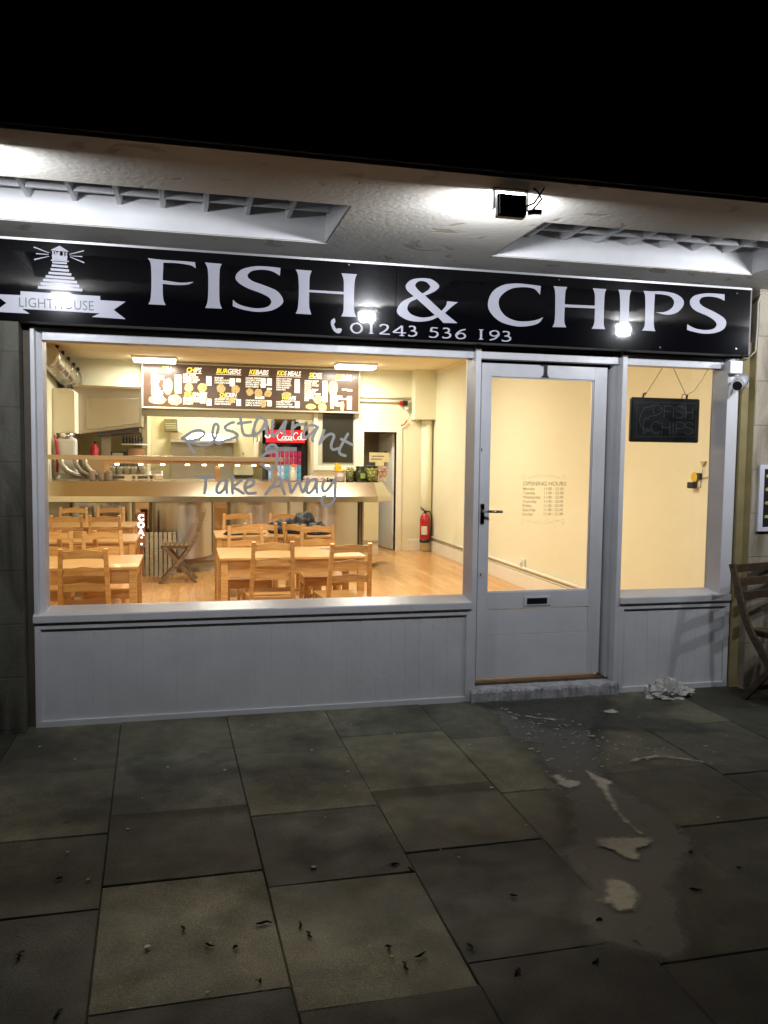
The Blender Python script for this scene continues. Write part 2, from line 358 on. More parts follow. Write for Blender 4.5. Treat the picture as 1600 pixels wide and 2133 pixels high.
def rough_outline(poly, jit=0.02, sub=4, seed=1):
    r = random.Random(seed); out = []
    for i in range(len(poly)):
        a, b = poly[i], poly[(i+1) % len(poly)]
        for k in range(sub):
            t = k / sub; out.append((a[0]+(b[0]-a[0])*t + r.uniform(-jit, jit)*(0.3 if k == 0 else 1), a[1]+(b[1]-a[1])*t + r.uniform(-jit, jit)))
    return out
def decal_material(name, col, lo, hi, scale, rough=0.8, amax=1.0):
    # ragged, fading edge: the mesh carries how far each point lies inside the outline, noise eats into it
    m = mat(name, col, rough, vary=.12, vscale=scale * 2); nt, b, L = nodes(m)
    tc = nt.nodes.new("ShaderNodeTexCoord"); n = nt.nodes.new("ShaderNodeTexNoise"); n.inputs["Scale"].default_value = scale; n.inputs["Detail"].default_value = 10; n.inputs["Roughness"].default_value = .62
    L.new(tc.outputs["Object"], n.inputs["Vector"])
    at = nt.nodes.new("ShaderNodeAttribute"); at.attribute_name = "inside"
    ma = nt.nodes.new("ShaderNodeMath"); ma.operation = 'MULTIPLY_ADD'; ma.inputs[1].default_value = .55; L.new(at.outputs["Fac"], ma.inputs[0]); L.new(n.outputs["Fac"], ma.inputs[2])
    mr = nt.nodes.new("ShaderNodeMapRange"); mr.inputs["From Min"].default_value = lo; mr.inputs["From Max"].default_value = hi; mr.inputs["To Max"].default_value = amax
    L.new(ma.outputs[0], mr.inputs["Value"]); L.new(mr.outputs["Result"], b.inputs["Alpha"]); return m
DAMP = decal_material("dried_dirty_water", (0.155, 0.152, 0.135), 0.60, 0.95, 8, 0.55, 0.68)
DAMP2 = decal_material("wet_concrete", (0.045, 0.043, 0.032), 0.66, 1.10, 6, 0.33, 0.7)
POWDER = decal_material("plaster_powder", (0.56, 0.54, 0.44), 0.60, 1.02, 22, 0.95, 0.95)
def sheet(name, poly, z, m, jit, seed, h=None):
    # a fine grid of faces over the outline; each vertex knows how far inside the outline it lies (0 at the rim, 1 well inside)
    wide = m is not POWDER; cell, grow, ins = (.022, .03, .07) if wide else (.007, .012, .020)
    pts = rough_outline(poly, jit * .6, 3, seed); n = len(pts)
    xs = [p[0] for p in pts]; ys = [p[1] for p in pts]; x0, y0 = min(xs) - grow, min(ys) - grow
    nx = int((max(xs) + grow - x0) / cell) + 2; ny = int((max(ys) + grow - y0) / cell) + 2
    def sd(x, y):
        best = 9.0; ins_ = False
        for k in range(n):
            ax, ay = pts[k]; bx, by = pts[(k+1) % n]; dx, dy = bx-ax, by-ay; L2 = dx*dx + dy*dy or 1e-9
            t = max(0, min(1, ((x-ax)*dx + (y-ay)*dy) / L2)); best = min(best, (x-ax-t*dx)**2 + (y-ay-t*dy)**2)
            if (ay > y) != (by > y) and x < (bx-ax)*(y-ay)/(by-ay) + ax: ins_ = not ins_
        return math.sqrt(best) * (1 if ins_ else -1)
    D = [[sd(x0 + i*cell, y0 + j*cell) for i in range(nx)] for j in range(ny)]
    idx = {}; mb = MB(); val = []
    def V(i, j):
        if (i, j) not in idx:
            idx[(i, j)] = len(mb.v); mb.v.append((x0 + i*cell, y0 + j*cell, z)); val.append(max(0, min(1, (D[j][i] + grow) / (ins + grow))))
        return idx[(i, j)]
    for j in range(ny - 1):
        for i in range(nx - 1):
            if max(D[j][i], D[j][i+1], D[j+1][i], D[j+1][i+1]) > -grow: mb.f.append((V(i, j), V(i+1, j), V(i+1, j+1), V(i, j+1))); mb.sm.append(False)
    o = obj(name, mb, m); ca = o.data.color_attributes.new("inside", 'FLOAT_COLOR', 'POINT')
    for k, v in enumerate(val): ca.data[k].color = (v, v, v, 1)
    return o
d = sheet("stain", [(1.66,0.0),(1.76,-.15),(1.67,-.69),(1.74,-.78),(1.70,-1.12),(1.67,-1.35),(1.58,-1.65),(1.49,-1.85),(1.364,-1.95),(1.363,-2.13),(1.254,-2.33),(1.21,-2.50),(1.40,-2.647),(1.52,-2.66),(1.65,-2.42),(1.71,-2.27),(1.98,-2.0),(2.03,-1.64),(1.95,-1.41),(2.05,-1.12),(2.2,-.7),(2.5,-.3),(2.65,-.05)], 0.0040, DAMP, 0.014, 5)
tag(d, "greyish dried water stain running from the doorstep across the paving", "stain"); d["kind"] = "stuff"
d = sheet("damp_patch", [(1.70,-.03),(1.85,-.32),(1.95,-.62),(2.10,-.66),(2.45,-.72),(2.75,-.86),(2.95,-.80),(2.85,-.60),(2.65,-.45),(2.62,-.04)], 0.0062, DAMP2, 0.02, 8)
tag(d, "dark damp patch on the paving in front of the doorstep", "wet patch"); d["kind"] = "stuff"
for k, (pl, lb) in enumerate([
    ([(1.689,-1.24),(1.741,-1.221),(1.745,-1.29),(1.80,-1.33),(1.78,-1.37),(1.712,-1.406),(1.677,-1.354)], "small patch of pale powder left of the thin pale streak"),
    ([(1.885,-1.20),(1.945,-1.36),(1.89,-1.43),(1.87,-1.48),(1.85,-1.55),(1.815,-1.66),(1.80,-1.78),(1.80,-1.9),(1.775,-1.88),(1.775,-1.76),(1.79,-1.64),(1.825,-1.52),(1.845,-1.42)], "thin pale powder streak running down the middle of the stain"),
    ([(1.586,-1.87),(1.65,-1.87),(1.73,-1.90),(1.805,-1.90),(1.80,-1.95),(1.70,-2.0),(1.67,-2.07),(1.62,-2.05),(1.60,-1.98),(1.56,-1.93)], "pale powder patch lying across the slab joint"),
    ([(1.455,-2.185),(1.50,-2.165),(1.53,-2.20),(1.539,-2.269),(1.50,-2.34),(1.464,-2.378),(1.408,-2.375),(1.40,-2.33),(1.365,-2.30),(1.42,-2.263)], "round pale powder patch nearest the camera"),
    ([(1.925,-.36),(1.955,-.40),(2.03,-.455),(2.13,-.488),(2.135,-.470),(2.04,-.435),(1.965,-.385),(1.93,-.35)], "thin curved pale smear on the damp paving before the doorstep"),
    ([(2.155,-1.155),(2.25,-1.128),(2.34,-1.125),(2.43,-1.17),(2.52,-1.235),(2.54,-1.22),(2.44,-1.145),(2.35,-1.10),(2.25,-1.10),(2.15,-1.14)], "long thin pale smear along the slab joint right of the stain"),
    ([(2.42,-.385),(2.49,-.34),(2.52,-.35),(2.51,-.42),(2.46,-.43)], "small pale powder blotch between the doorstep and the plastic bag")]):
    d = sheet("powder_patch", pl, 0.0085 + 0.0003*k, POWDER, 0.011, 20 + k, 0.0006); tag(d, lb, "powder", "patches of spilt pale powder")
# speckles of powder washed out of the doorway
mb = MB(); r = random.Random(11)
for k in range(150):
    t = r.random(); x = 1.85 + t * r.uniform(-0.2, 0.95); y = -0.25 - t * 1.0 + r.uniform(-0.1, 0.12); s = r.uniform(0.002, 0.009) * (1.4 if r.random() < .15 else 1)
    a0 = r.uniform(0, 6)
    mb.prism([(x + s*1.5*math.cos(a0+a*math.pi/3.5)*r.uniform(.5, 1), y + s*math.sin(a0+a*math.pi/3.5)*r.uniform(.5, 1)) for a in range(7)], 'z', 0.0095, 0.0108)
o = obj("powder_specks", mb, mat("pale_specks", (0.42, 0.40, 0.31), 0.95)); tag(o, "scattered pale powder specks washed out in front of the doorstep", "powder"); o["kind"] = "stuff"

CHIP = mat("paint_chip_white", (0.62, 0.60, 0.50), 0.8); TWIG = mat("dark_twig", (0.018, 0.014, 0.008), 0.9)
chips = [(-.126,-2.239,.02),(1.361,-1.305,.02),(-.75,-.33,.011),(-.55,-.55,.012),(-.1,-.75,.013),(.17,-.84,.013),(.62,-.66,.012),(.75,-.98,.014),(.70,-1.16,.011),(-.35,-1.78,.014),(-.24,-1.4,.014),(.04,-1.35,.008),(.9,-.3,.01),(1.45,-.75,.013),(1.0,-1.9,.008),(.45,-1.86,.02),(1.42,-1.43,.01),(1.36,-1.7,.011),(.95,-1.83,.008),(2.2,-1.8,.014),(1.1,-.5,.008),(.05,-2.5,.01),(.6,-2.45,.011),(-.45,-1.55,.012),(.35,-.2,.008),(1.6,-2.35,.007),(2.6,-.5,.009),(2.9,-.9,.009),(.56,-1.45,.007),(-.2,-1.1,.007)]
for k, (x, y, s) in enumerate(chips):
    rr = random.Random(k); mb = MB(); a0 = rr.uniform(0, 6)
    mb.prism([(s*(1.3 if a % 2 else .8)*math.cos(a0+a*1.05)*.5, s*math.sin(a0+a*1.05)*.45) for a in range(6)], 'z', 0.0, 0.003)
    tag(obj("paint_chip", mb, CHIP, loc=(x, y, 0.004)), "tiny white chip of paint lying on the paving slabs", "paint chip", "white paint chips on the paving")
twigs = [(.237,-2.184,.05),(.06,-2.27,.045),(-.02,-2.16,.03),(.14,-2.30,.04),(.35,-2.22,.05),(.37,-2.28,.04),(.2,-2.48,.04),(.63,-2.5,.05),(.69,-2.46,.05),(.60,-2.40,.035),(1.1,-2.2,.03),(1.32,-2.4,.03),(-.5,-2.2,.05),(-.45,-1.75,.045),(1.9,-2.05,.035),(.75,-1.9,.06),(.8,-1.95,.05),(.85,-2.45,.035),(.95,-2.6,.05),(1.2,-2.6,.04),(-.35,-2.5,.05),(1.75,-2.3,.04),(2.0,-2.2,.04)]
for k, (x, y, l) in enumerate(twigs):
    l *= .8 * random.Random(900+k).uniform(.55, 1.35)
    rr = random.Random(50+k); a = rr.uniform(-1.6, 1.6); mb = MB()
    p = [(-l/2, 0, .003), (-l*.15, rr.uniform(-.006, .006), .005), (l*.2, rr.uniform(-.006, .006), .006), (l/2, rr.uniform(-.01, .01), .003)]
    mb.tube(p, [.002, .0045, .0035, .0015], 6)
    if k % 3 == 0: mb.tube([p[1], (p[1][0]+.01, .014, .004)], [.002, .001], 5)
    o = obj("twig", mb, TWIG, loc=(x, y, 0.002)); o.rotation_euler = (0, 0, a); tag(o, "small dark broken twig lying on the paving slabs", "twig", "dark twigs on the paving")

# ------------------------------------------------------------------ the building
shop = thing("shop_building", "single storey shop front with wide lit window and a concrete canopy above it", "building")
def part(name, mb, m, parent=shop, bevel=0.0): return obj(name, mb, m, parent, bevel)
def sub_empty(name, parent):
    o = bpy.data.objects.new(name, None); S.collection.objects.link(o); o.parent = parent; o.empty_display_size = .1; return o

def soffit_material():
    m = mat("old_soffit_paint", (0.5, 0.48, 0.42), 0.7); nt, b, L = nodes(m)
    tc = nt.nodes.new("ShaderNodeTexCoord")
    def noise(s, d=8, dist=0.0):
        n = nt.nodes.new("ShaderNodeTexNoise"); n.inputs["Scale"].default_value = s; n.inputs["Detail"].default_value = d; n.inputs["Distortion"].default_value = dist
        L.new(tc.outputs["Object"], n.inputs["Vector"]); return n
    r1 = nt.nodes.new("ShaderNodeValToRGB"); r1.color_ramp.elements[0].position = .34; r1.color_ramp.elements[0].color = (0.54, 0.51, 0.44, 1)
    r1.color_ramp.elements[1].position = .60; r1.color_ramp.elements[1].color = (0.68, 0.66, 0.60, 1); L.new(noise(1.3, 9, .5).outputs["Fac"], r1.inputs["Fac"])
    r2 = nt.nodes.new("ShaderNodeValToRGB"); r2.color_ramp.interpolation = 'EASE'; r2.color_ramp.elements[0].position = .625; r2.color_ramp.elements[0].color = (0, 0, 0, 1)
    r2.color_ramp.elements[1].position = .66; r2.color_ramp.elements[1].color = (1, 1, 1, 1); L.new(noise(5.5, 12, .6).outputs["Fac"], r2.inputs["Fac"])
    mx = nt.nodes.new("ShaderNodeMix"); mx.data_type = 'RGBA'; L.new(r2.outputs["Color"], mx.inputs[0]); L.new(r1.outputs["Color"], mx.inputs[6]); mx.inputs[7].default_value = (0.46, 0.41, 0.33, 1)
    L.new(mx.outputs[2], b.inputs["Base Color"])
    ad = nt.nodes.new("ShaderNodeMath"); ad.operation = 'MULTIPLY_ADD'; ad.inputs[1].default_value = -0.6; L.new(r2.outputs["Color"], ad.inputs[0]); L.new(noise(38, 6).outputs["Fac"], ad.inputs[2])
    bp = nt.nodes.new("ShaderNodeBump"); bp.inputs["Strength"].default_value = 0.35; bp.inputs["Distance"].default_value = 0.006
    L.new(ad.outputs[0], bp.inputs["Height"]); L.new(bp.outputs["Normal"], b.inputs["Normal"]); return m
SOFFIT = soffit_material()
RECESS = mat("recess_white_paint", (0.66, 0.66, 0.66), 0.5, vary=0.08, vscale=5, bump=0.1)
def wall_material(name, c1, c2, c3):
    m = mat(name, c1, 0.85); nt, b, L = nodes(m)
    tc = nt.nodes.new("ShaderNodeTexCoord"); mp = nt.nodes.new("ShaderNodeMapping"); mp.inputs["Rotation"].default_value = (R(90), 0, 0); mp.inputs["Location"].default_value = (0.1, 0.02, 0)
    L.new(tc.outputs["Object"], mp.inputs["Vector"])
    br = nt.nodes.new("ShaderNodeTexBrick"); br.inputs["Scale"].default_value = 1; br.inputs["Brick Width"].default_value = 0.62; br.inputs["Row Height"].default_value = 0.29
    br.inputs["Mortar Size"].default_value = 0.006; br.inputs["Mortar Smooth"].default_value = 0.6
    br.inputs["Color1"].default_value = (*c1, 1); br.inputs["Color2"].default_value = (*c2, 1); br.inputs["Mortar"].default_value = (*c3, 1)
    L.new(mp.outputs["Vector"], br.inputs["Vector"])
    n = nt.nodes.new("ShaderNodeTexNoise"); n.inputs["Scale"].default_value = 3.5; n.inputs["Detail"].default_value = 9; n.inputs["Distortion"].default_value = .7
    mp2 = nt.nodes.new("ShaderNodeMapping"); mp2.inputs["Scale"].default_value = (2.2, 1, .5); L.new(tc.outputs["Object"], mp2.inputs["Vector"]); L.new(mp2.outputs["Vector"], n.inputs["Vector"])
    r = nt.nodes.new("ShaderNodeValToRGB"); r.color_ramp.elements[0].position = .36; r.color_ramp.elements[0].color = (.45, .43, .36, 1); r.color_ramp.elements[1].position = .58; r.color_ramp.elements[1].color = (1.1, 1.1, 1.08, 1)
    L.new(n.outputs["Fac"], r.inputs["Fac"])
    x = nt.nodes.new("ShaderNodeMix"); x.data_type = 'RGBA'; x.blend_type = 'MULTIPLY'; x.inputs[0].default_value = 1; L.new(br.outputs["Color"], x.inputs[6]); L.new(r.outputs["Color"], x.inputs[7]); L.new(x.outputs[2], b.inputs["Base Color"])
    bp = nt.nodes.new("ShaderNodeBump"); bp.inputs["Strength"].default_value = .4; bp.inputs["Distance"].default_value = .008
    n3 = nt.nodes.new("ShaderNodeTexNoise"); n3.inputs["Scale"].default_value = 45; n3.inputs["Detail"].default_value = 8; L.new(tc.outputs["Object"], n3.inputs["Vector"])
    ad = nt.nodes.new("ShaderNodeMath"); ad.operation = 'MULTIPLY_ADD'; ad.inputs[1].default_value = -.5; L.new(br.outputs["Fac"], ad.inputs[0]); L.new(n3.outputs["Fac"], ad.inputs[2])
    L.new(ad.outputs[0], bp.inputs["Height"]); L.new(bp.outputs["Normal"], b.inputs["Normal"]); return m
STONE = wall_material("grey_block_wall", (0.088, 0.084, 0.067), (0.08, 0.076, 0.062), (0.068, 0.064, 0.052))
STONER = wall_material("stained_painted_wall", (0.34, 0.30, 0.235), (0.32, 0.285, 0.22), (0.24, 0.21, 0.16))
YREV = mat("yellow_reveal_paint", (0.34, 0.28, 0.13), 0.7, vary=0.2, vscale=7)
DARKF = mat("unlit_face_dark", (0.035, 0.033, 0.03), 0.9, vary=0.2)  # near-black colour stands in for the unlit canopy edge and upper wall

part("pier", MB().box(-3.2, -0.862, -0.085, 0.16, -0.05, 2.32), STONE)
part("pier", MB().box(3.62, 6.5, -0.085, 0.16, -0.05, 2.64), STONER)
part("jamb_strip", MB().box(3.567, 3.6195, -0.02, 0.05, -0.05, 2.30).box(3.6165, 3.6195, -0.083, 0.05, 0.75, 2.30), YREV)
part("jamb_strip", MB().box(-0.861, -0.826, 0.03, 0.12, -0.04, 2.30), mat("brown_old_timber", (0.10, 0.08, 0.06), .8, vary=.3))
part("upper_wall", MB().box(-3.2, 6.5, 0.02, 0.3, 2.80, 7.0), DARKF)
# canopy: soffit slab at z = 2.64 with two sunk recesses
def canopy():
    z0, z1 = 2.64, 2.95; x0, x1, ya, yb = -3.2, 6.5, -1.63, 0.02
    recs = [(-0.95, 0.72), (1.64, 3.30)]
    mb = MB(); xs = [x0, recs[0][0], recs[0][1], recs[1][0], recs[1][1], x1]
    mb.box(x0, x1, ya, -1.10, z0, z1); mb.box(x0, x1, -0.42, yb, z0, z1)
    for a, b in ((x0, -0.95), (0.72, 1.64), (3.30, x1)): mb.box(a, b, -1.10, -0.42, z0, z1)
    c = sub_empty("canopy", shop)
    obj("soffit", mb, SOFFIT, c)
    obj("front_edge", MB().box(x0, x1, ya-0.03, ya-0.001, z0+0.012, z1+.02), DARKF, c)
    for a, b in recs:
        m2 = MB().box(a+.002, b-.002, -0.432, -0.4205, z0+.003, z1-.01).box(a+.002, b-.002, -1.0995, -1.088, z0+.003, z1-.01)
        m2.box(a+.001, a+.012, -1.088, -0.432, z0+.003, z1-.01).box(b-.012, b-.001, -1.088, -0.432, z0+.003, z1-.01).box(a, b, -1.10, -0.42, z1-.01, z1)
        obj("recess", m2, RECESS, c)
        g = MB(); n = int(round((b - a) / 0.212)); dx = (b - a) / n
        for i in range(1, n): g.prism([(a+i*dx-.010, 2.752), (a+i*dx+.010, 2.752), (a+i*dx+.022, 2.800), (a+i*dx-.022, 2.800)], 'y', -1.087, -0.433)
        for k in range(1, 4):
            y = -0.42 - 0.17 * k
            for i in range(n):
                g.prism([(y-.008, 2.754), (y+.008, 2.754), (y+.020, 2.798), (y-.020, 2.798)], 'x', a+i*dx+(.013 if i == 0 else .012), a+(i+1)*dx-(.013 if i == n-1 else .012))
        obj("louvre_grille", g, RECESS, c)
        obj("void_shade_board", MB().box(a+.013, b-.013, -1.086, -.434, 2.815, 2.83), mat("void_shade_dark", (.07, .065, .055), .9), c)  # dark board stands in for the unlit void above the grille
canopy()

# ---- display windows
def display_window(x0, x1, gx0, gx1, name_lr):
    w = sub_empty("display_window", shop)
    GZ0, GZ1 = 0.652, 2.143
    f = MB()
    if name_lr == 'L':
        f.prism([(x0, 0.0), (x0+.022, 0.0), (x0+.026, .035), (gx0-.004, .062), (gx0, .15), (gx0, .17), (x0, .17)], 'z', .57, 2.20)
        f.box(gx1, gx1+.034, 0.0, .18, -.02, 2.178)
    else:
        f.box(gx0-.034, gx0, 0.0, .18, -.02, 2.178)
        f.prism([(x1, 0.0), (x1-.085, 0.0), (gx1, .15), (gx1, .17), (x1, .17)], 'z', .57, 2.20)
    f.prism([(0.045, 2.135), (.15, GZ1-.004), (.17, GZ1-.004), (.17, 2.20), (.045, 2.20)], 'x', gx0-.002, gx1)
    obj("frame", f, PAINT, w, .003)
    s = MB().prism([(.17, GZ0), (.15, GZ0), (-.010, .632), (-.015, .626), (-.015, .587), (.0, .583), (.17, .583)], 'x', x0-.006, x1 if name_lr == 'R' else x1-.004)
    obj("sill", s, PAINT, w, .004)
    st = MB(); a, b = x0, x1
    st.box(a, b, 0.0, .10, .549, .578); st.box(a, b, 0.0, .10, -.02, .033); st.box(a, a+.032, 0.0, .10, .033, .549); st.box(b-.032, b, 0.0, .10, .033, .549)
    pnl = sub_empty("riser_panel", w)
    obj("panel_frame", st, PAINT, pnl, .002)
    bd = MB(); x = a+.032; k = 0
    while x < b - .034:
        e = min(x+.0905, b-.032); off = .0012 if k % 2 else 0
        bd.prism([(x+.0007, .0130+off*.4), (e-.0007, .0130+off*.4), (e, .0148), (e, .05), (x, .05), (x, .0148)], 'z', .033, .549); x = e; k += 1
    obj("boarding", bd, PAINT, pnl)
    obj("pane", MB().box(gx0, gx1, .156, .161, GZ0, GZ1), GLASS, w)
    return w
winL = display_window(-.822, 1.7165, -.765, 1.713, 'L')
winR = display_window(2.736, 3.556, 2.736, 3.468, 'R')
part("window_head", MB().box(-.86, 3.6, .03, .17, 2.2, 2.34), mat("dark_brown_head", (.06, .05, .04), .85, vary=.3))
part("head_board", MB().box(-.86, 3.6, -.05, .03, 2.215, 2.30), mat("dirty_brown_board", (.20, .165, .11), .85, vary=.3, vscale=9))
for a, b in ((1.713, 1.7475), (2.702, 2.736)): part("mullion_cap", MB().box(a, b, .001, .06, 2.178, 2.214), mat("dirty_brown_board", (.20, .165, .11)))

# ---- front door
door = sub_empty("front_door", shop)
DY = 0.10
lf = MB(); X0, X1, Z0, Z1 = 1.789, 2.650, .112, 2.118; gx0, gx1, gz0, gz1 = 1.853, 2.562, .668, 2.035
lf.box(X0, gx0, DY, DY+.044, Z0, Z1).box(gx1, X1, DY, DY+.044, Z0, Z1).box(gx0, gx1, DY, DY+.044, gz1, Z1).box(gx0, gx1, DY, DY+.044, .560, gz0)
lf.box(gx0, gx1, DY+.0045, DY+.040, .392, .555); lf.box(gx0, gx1, DY+.002, DY+.042, Z0, .390)
obj("leaf", lf, PAINT, door, .002)
obj("pane", MB().box(gx0, gx1, DY+.018, DY+.023, gz0, gz1), GLASS, door)
b_ = MB()
for q in ((gx0, gx0+.006, gz0+.006, gz1-.006), (gx1-.006, gx1, gz0+.006, gz1-.006), (gx0, gx1, gz0, gz0+.006), (gx0, gx1, gz1-.006, gz1)): b_.box(q[0], q[1], DY+.008, DY+.034, q[2], q[3])
obj("glazing_bead", b_, PAINT, door)
h = sub_empty("handle", door)
obj("handle_plate", MB().box(1.795, 1.822, DY-.008, DY-.0005, 1.108, 1.236), CHROME, h, .003)
obj("lever", MB().tube([(1.808, DY-.008, 1.190), (1.808, DY-.045, 1.190), (1.825, DY-.052, 1.190), (1.925, DY-.05, 1.188)], .0085, 10), CHROME, h)
obj("lock_plate", MB().box(1.794, 1.818, DY-.003, DY-.0004, .765, .805), PAINT, door, .001)
obj("keyhole", MB().box(1.8025, 1.8095, DY-.0042, DY-.0032, .776, .794), BLACK, door); obj("lock_hole", MB().box(1.794, 1.801, DY-.001, DY-.0002, 1.565, 1.585), BLACK, door)
lb = sub_empty("letterbox", door)
obj("letterbox_plate", MB().box(2.105, 2.290, DY-.006, DY-.0005, .575, .638), PAINT, lb, .003)
obj("letterbox_flap", MB().box(2.125, 2.265, DY-.0095, DY-.0062, .588, .626), mat("dark_flap", (.03, .03, .03), .2, .6), lb, .002)
jb = MB().box(1.7475, 1.789, .13, .20, -.02, 2.16).box(2.650, 2.702, .13, .20, -.02, 2.16).box(1.7475, 2.702, .13, .20, 2.135, 2.20).box(1.7475, 2.702, .035, .13, 2.135, 2.178)
obj("door_frame", jb, PAINT, door, .002)
obj("head_gap_shade", MB().box(1.7475, 2.6764, .118, .129, 2.112, 2.136), BLACKM, door)  # black strip added as the gap's shade, stops light leaking over the door
obj("hinge_jamb", MB().box(2.6765, 2.7025, .060, .129, .09, 2.134), PAINT, door, .002)
num = [(-.010,0,1),(.024,0,1),(.018,.010),(.0155,.030),(.0155,.060),(.017,.092,1),(.008,.088),(-.012,.078,1),(-.010,.072,1),(.0,.072),(.003,.060),(.003,.030),(-.001,.010)]
flat_shape("house_number", [[(x*1.7+2.200, z+2.040, *c) for x, z, *c in num]], DY-.004, BLACKM, door, .006)
OH = film("sand_film", (0.62, 0.52, 0.28), 0.60, 0.45)
oh = []
oh.append(("OPENING HOURS", 2.088, 1.352, .036, dict(bold=.0012, width=1.045)))
for k, dname in enumerate(["Monday", "Tuesday", "Wednesday", "Thursday", "Friday", "Saturday", "Sunday"]):
    z = 1.3225 - k * .0272; last = "21.00" if dname == "Sunday" else "22.00"
    oh.append((dname, 2.088, z, .026, dict(bold=.0006))); oh.append(("11.00", 2.232, z, .026, dict(bold=.0006))); oh.append(("- " + last, 2.298, z, .026, dict(bold=.0006)))
texts("opening_hours_lettering", oh, DY+.0165, OH, door)
for zc, sg in ((1.408, 1), (1.118, -1)):
    sc = MB()
    for fx in (-1, 1):
        cx = 2.232
        def C(pts): ribbon(sc, smooth_path([(cx + fx*a, zc + sg*b) for a, b in pts]), DY+.0165, .0022)
        C([(.142, .006), (.150, -.006), (.142, -.014), (.130, -.010), (.128, .004), (.140, .014), (.152, .008)])
        C([(.118, -.012), (.100, -.004), (.080, .004), (.055, .006), (.035, -.004), (.030, -.012)])
        C([(.112, .004), (.095, -.010), (.070, -.006), (.045, .010), (.025, .012), (.018, .002), (.026, -.006)])
        C([(.0, .014), (.008, .008), (.008, -.004)])
    obj("scroll_ornament", sc, OH, door)
# step and threshold
def rough_block(name, x0, x1, y0, y1, z0, z1, m, parent, nx, jit, seed):
    r = random.Random(seed); mb = MB(); n = nx + 1; k = 0; ny = 4
    for i in range(n):
        x = x0 + (x1-x0)*i/nx; j1 = r.uniform(-jit, jit); j2 = r.uniform(-jit, jit)
        mb.v += [(x, y0+j1*.8, z0), (x, y0+j1+.002, z1-.018+j2), (x, y0+.016+j2, z1-abs(j1)*.8), (x, y1, z1+j1*.3)]
    for i in range(nx):
        for q in range(3):
            a = i*4+q; mb.f.append((a, a+4, a+5, a+1)); mb.sm.append(False)
    mb.f.append((0, 1, 2, 3)); mb.f.append(tuple(nx*4+q for q in (3, 2, 1, 0))); mb.sm += [False]*2
    return obj(name, mb, m, parent)
CONC = mat("painted_rough_concrete", (0.40, 0.40, 0.41), 0.85, vary=0.42, vscale=14, bump=0.7, bscale=60)
rough_block("doorstep", 1.715, 2.730, -.035, .10, -.01, .078, CONC, door, 90, .007, 4)
obj("threshold", MB().box(1.75, 2.70, .07, .2, .06, .094), mat("old_threshold_wood", (.10, .06, .035), .7, vary=.4, vscale=12), door, .003)

# ---- the room behind: floor, walls, ceiling
FZ, CZ = -0.03, 2.93
def floor_material():
    m = mat("laminate_floor", (.5, .25, .1), .32, coat=.25); nt, b, L = nodes(m)
    tc = nt.nodes.new("ShaderNodeTexCoord"); mp = nt.nodes.new("ShaderNodeMapping"); mp.inputs["Rotation"].default_value = (0, 0, R(90))
    L.new(tc.outputs["Object"], mp.inputs["Vector"])
    br = nt.nodes.new("ShaderNodeTexBrick"); br.inputs["Scale"].default_value = 1; br.inputs["Brick Width"].default_value = .85; br.inputs["Row Height"].default_value = .095
    br.inputs["Mortar Size"].default_value = .0016; br.inputs["Color1"].default_value = (.58, .30, .10, 1); br.inputs["Color2"].default_value = (.74, .43, .17, 1); br.inputs["Mortar"].default_value = (.38, .19, .07, 1)
    L.new(mp.outputs["Vector"], br.inputs["Vector"])
    mp2 = nt.nodes.new("ShaderNodeMapping"); mp2.inputs["Scale"].default_value = (22, 1.2, 1); L.new(tc.outputs["Object"], mp2.inputs["Vector"])
    n = nt.nodes.new("ShaderNodeTexNoise"); n.inputs["Scale"].default_value = 3; n.inputs["Detail"].default_value = 6; L.new(mp2.outputs["Vector"], n.inputs["Vector"])
    r = nt.nodes.new("ShaderNodeValToRGB"); r.color_ramp.elements[0].color = (.74, .72, .68, 1); r.color_ramp.elements[1].color = (1.15, 1.15, 1.15, 1); r.color_ramp.elements[0].position = .3; r.color_ramp.elements[1].position = .7
    L.new(n.outputs["Fac"], r.inputs["Fac"])
    x = nt.nodes.new("ShaderNodeMix"); x.data_type = 'RGBA'; x.blend_type = 'MULTIPLY'; x.inputs[0].default_value = 1; L.new(br.outputs["Color"], x.inputs[6]); L.new(r.outputs["Color"], x.inputs[7]); L.new(x.outputs[2], b.inputs["Base Color"])
    return m
part("wooden_floor", MB().box(-1.9, 4.0, .17, 10.6, -.10, FZ), floor_material())
part("room_ceiling", MB().box(-1.9, 4.0, .17, 10.6, CZ, CZ+.06), CEIL)
part("side_wall", MB().box(-1.95, -1.85, .17, 10.6, FZ, CZ), WALLY)
part("side_wall", MB().box(3.93, 4.02, .17, 8.4, FZ, CZ), WALLY)
part("side_pier", MB().box(3.82, 3.9295, .172, .93, FZ+.001, CZ-.001), WALLY)
part("front_wall", MB().box(-1.95, -.83, .161, .175, FZ, CZ).box(3.56, 4.0, .161, .175, FZ, CZ).box(-.83, 3.56, .171, .2, 2.2, CZ), WALLY)
bw = MB().box(-1.85, 1.96, 8.3, 8.42, 2.10, CZ).box(1.96, 2.79, 8.3, 8.42, FZ, CZ).box(2.79, 3.337, 8.3, 8.42, 1.925, CZ).box(3.337, 3.93, 8.3, 8.42, FZ, CZ)
part("back_wall", bw, WALLY)
part("kitchen_wall", MB().box(-1.85, 1.97, 10.5, 10.6, FZ, CZ), mat("kitchen_wall_paint", (.82, .76, .50), .6, vary=.05))
part("partition", MB().box(1.962, 2.05, 8.42, 10.5, FZ, CZ), WALLY)
part("kitchen_partition", MB().box(-.70, -.62, 8.8, 10.5, FZ, 2.6), mat("kitchen_wall_paint", (.82, .76, .50)))
part("corridor_wall", MB().box(2.05, 3.9, 9.7, 9.8, FZ, CZ).box(3.6, 3.7, 8.42, 9.7, FZ, CZ), CORR)
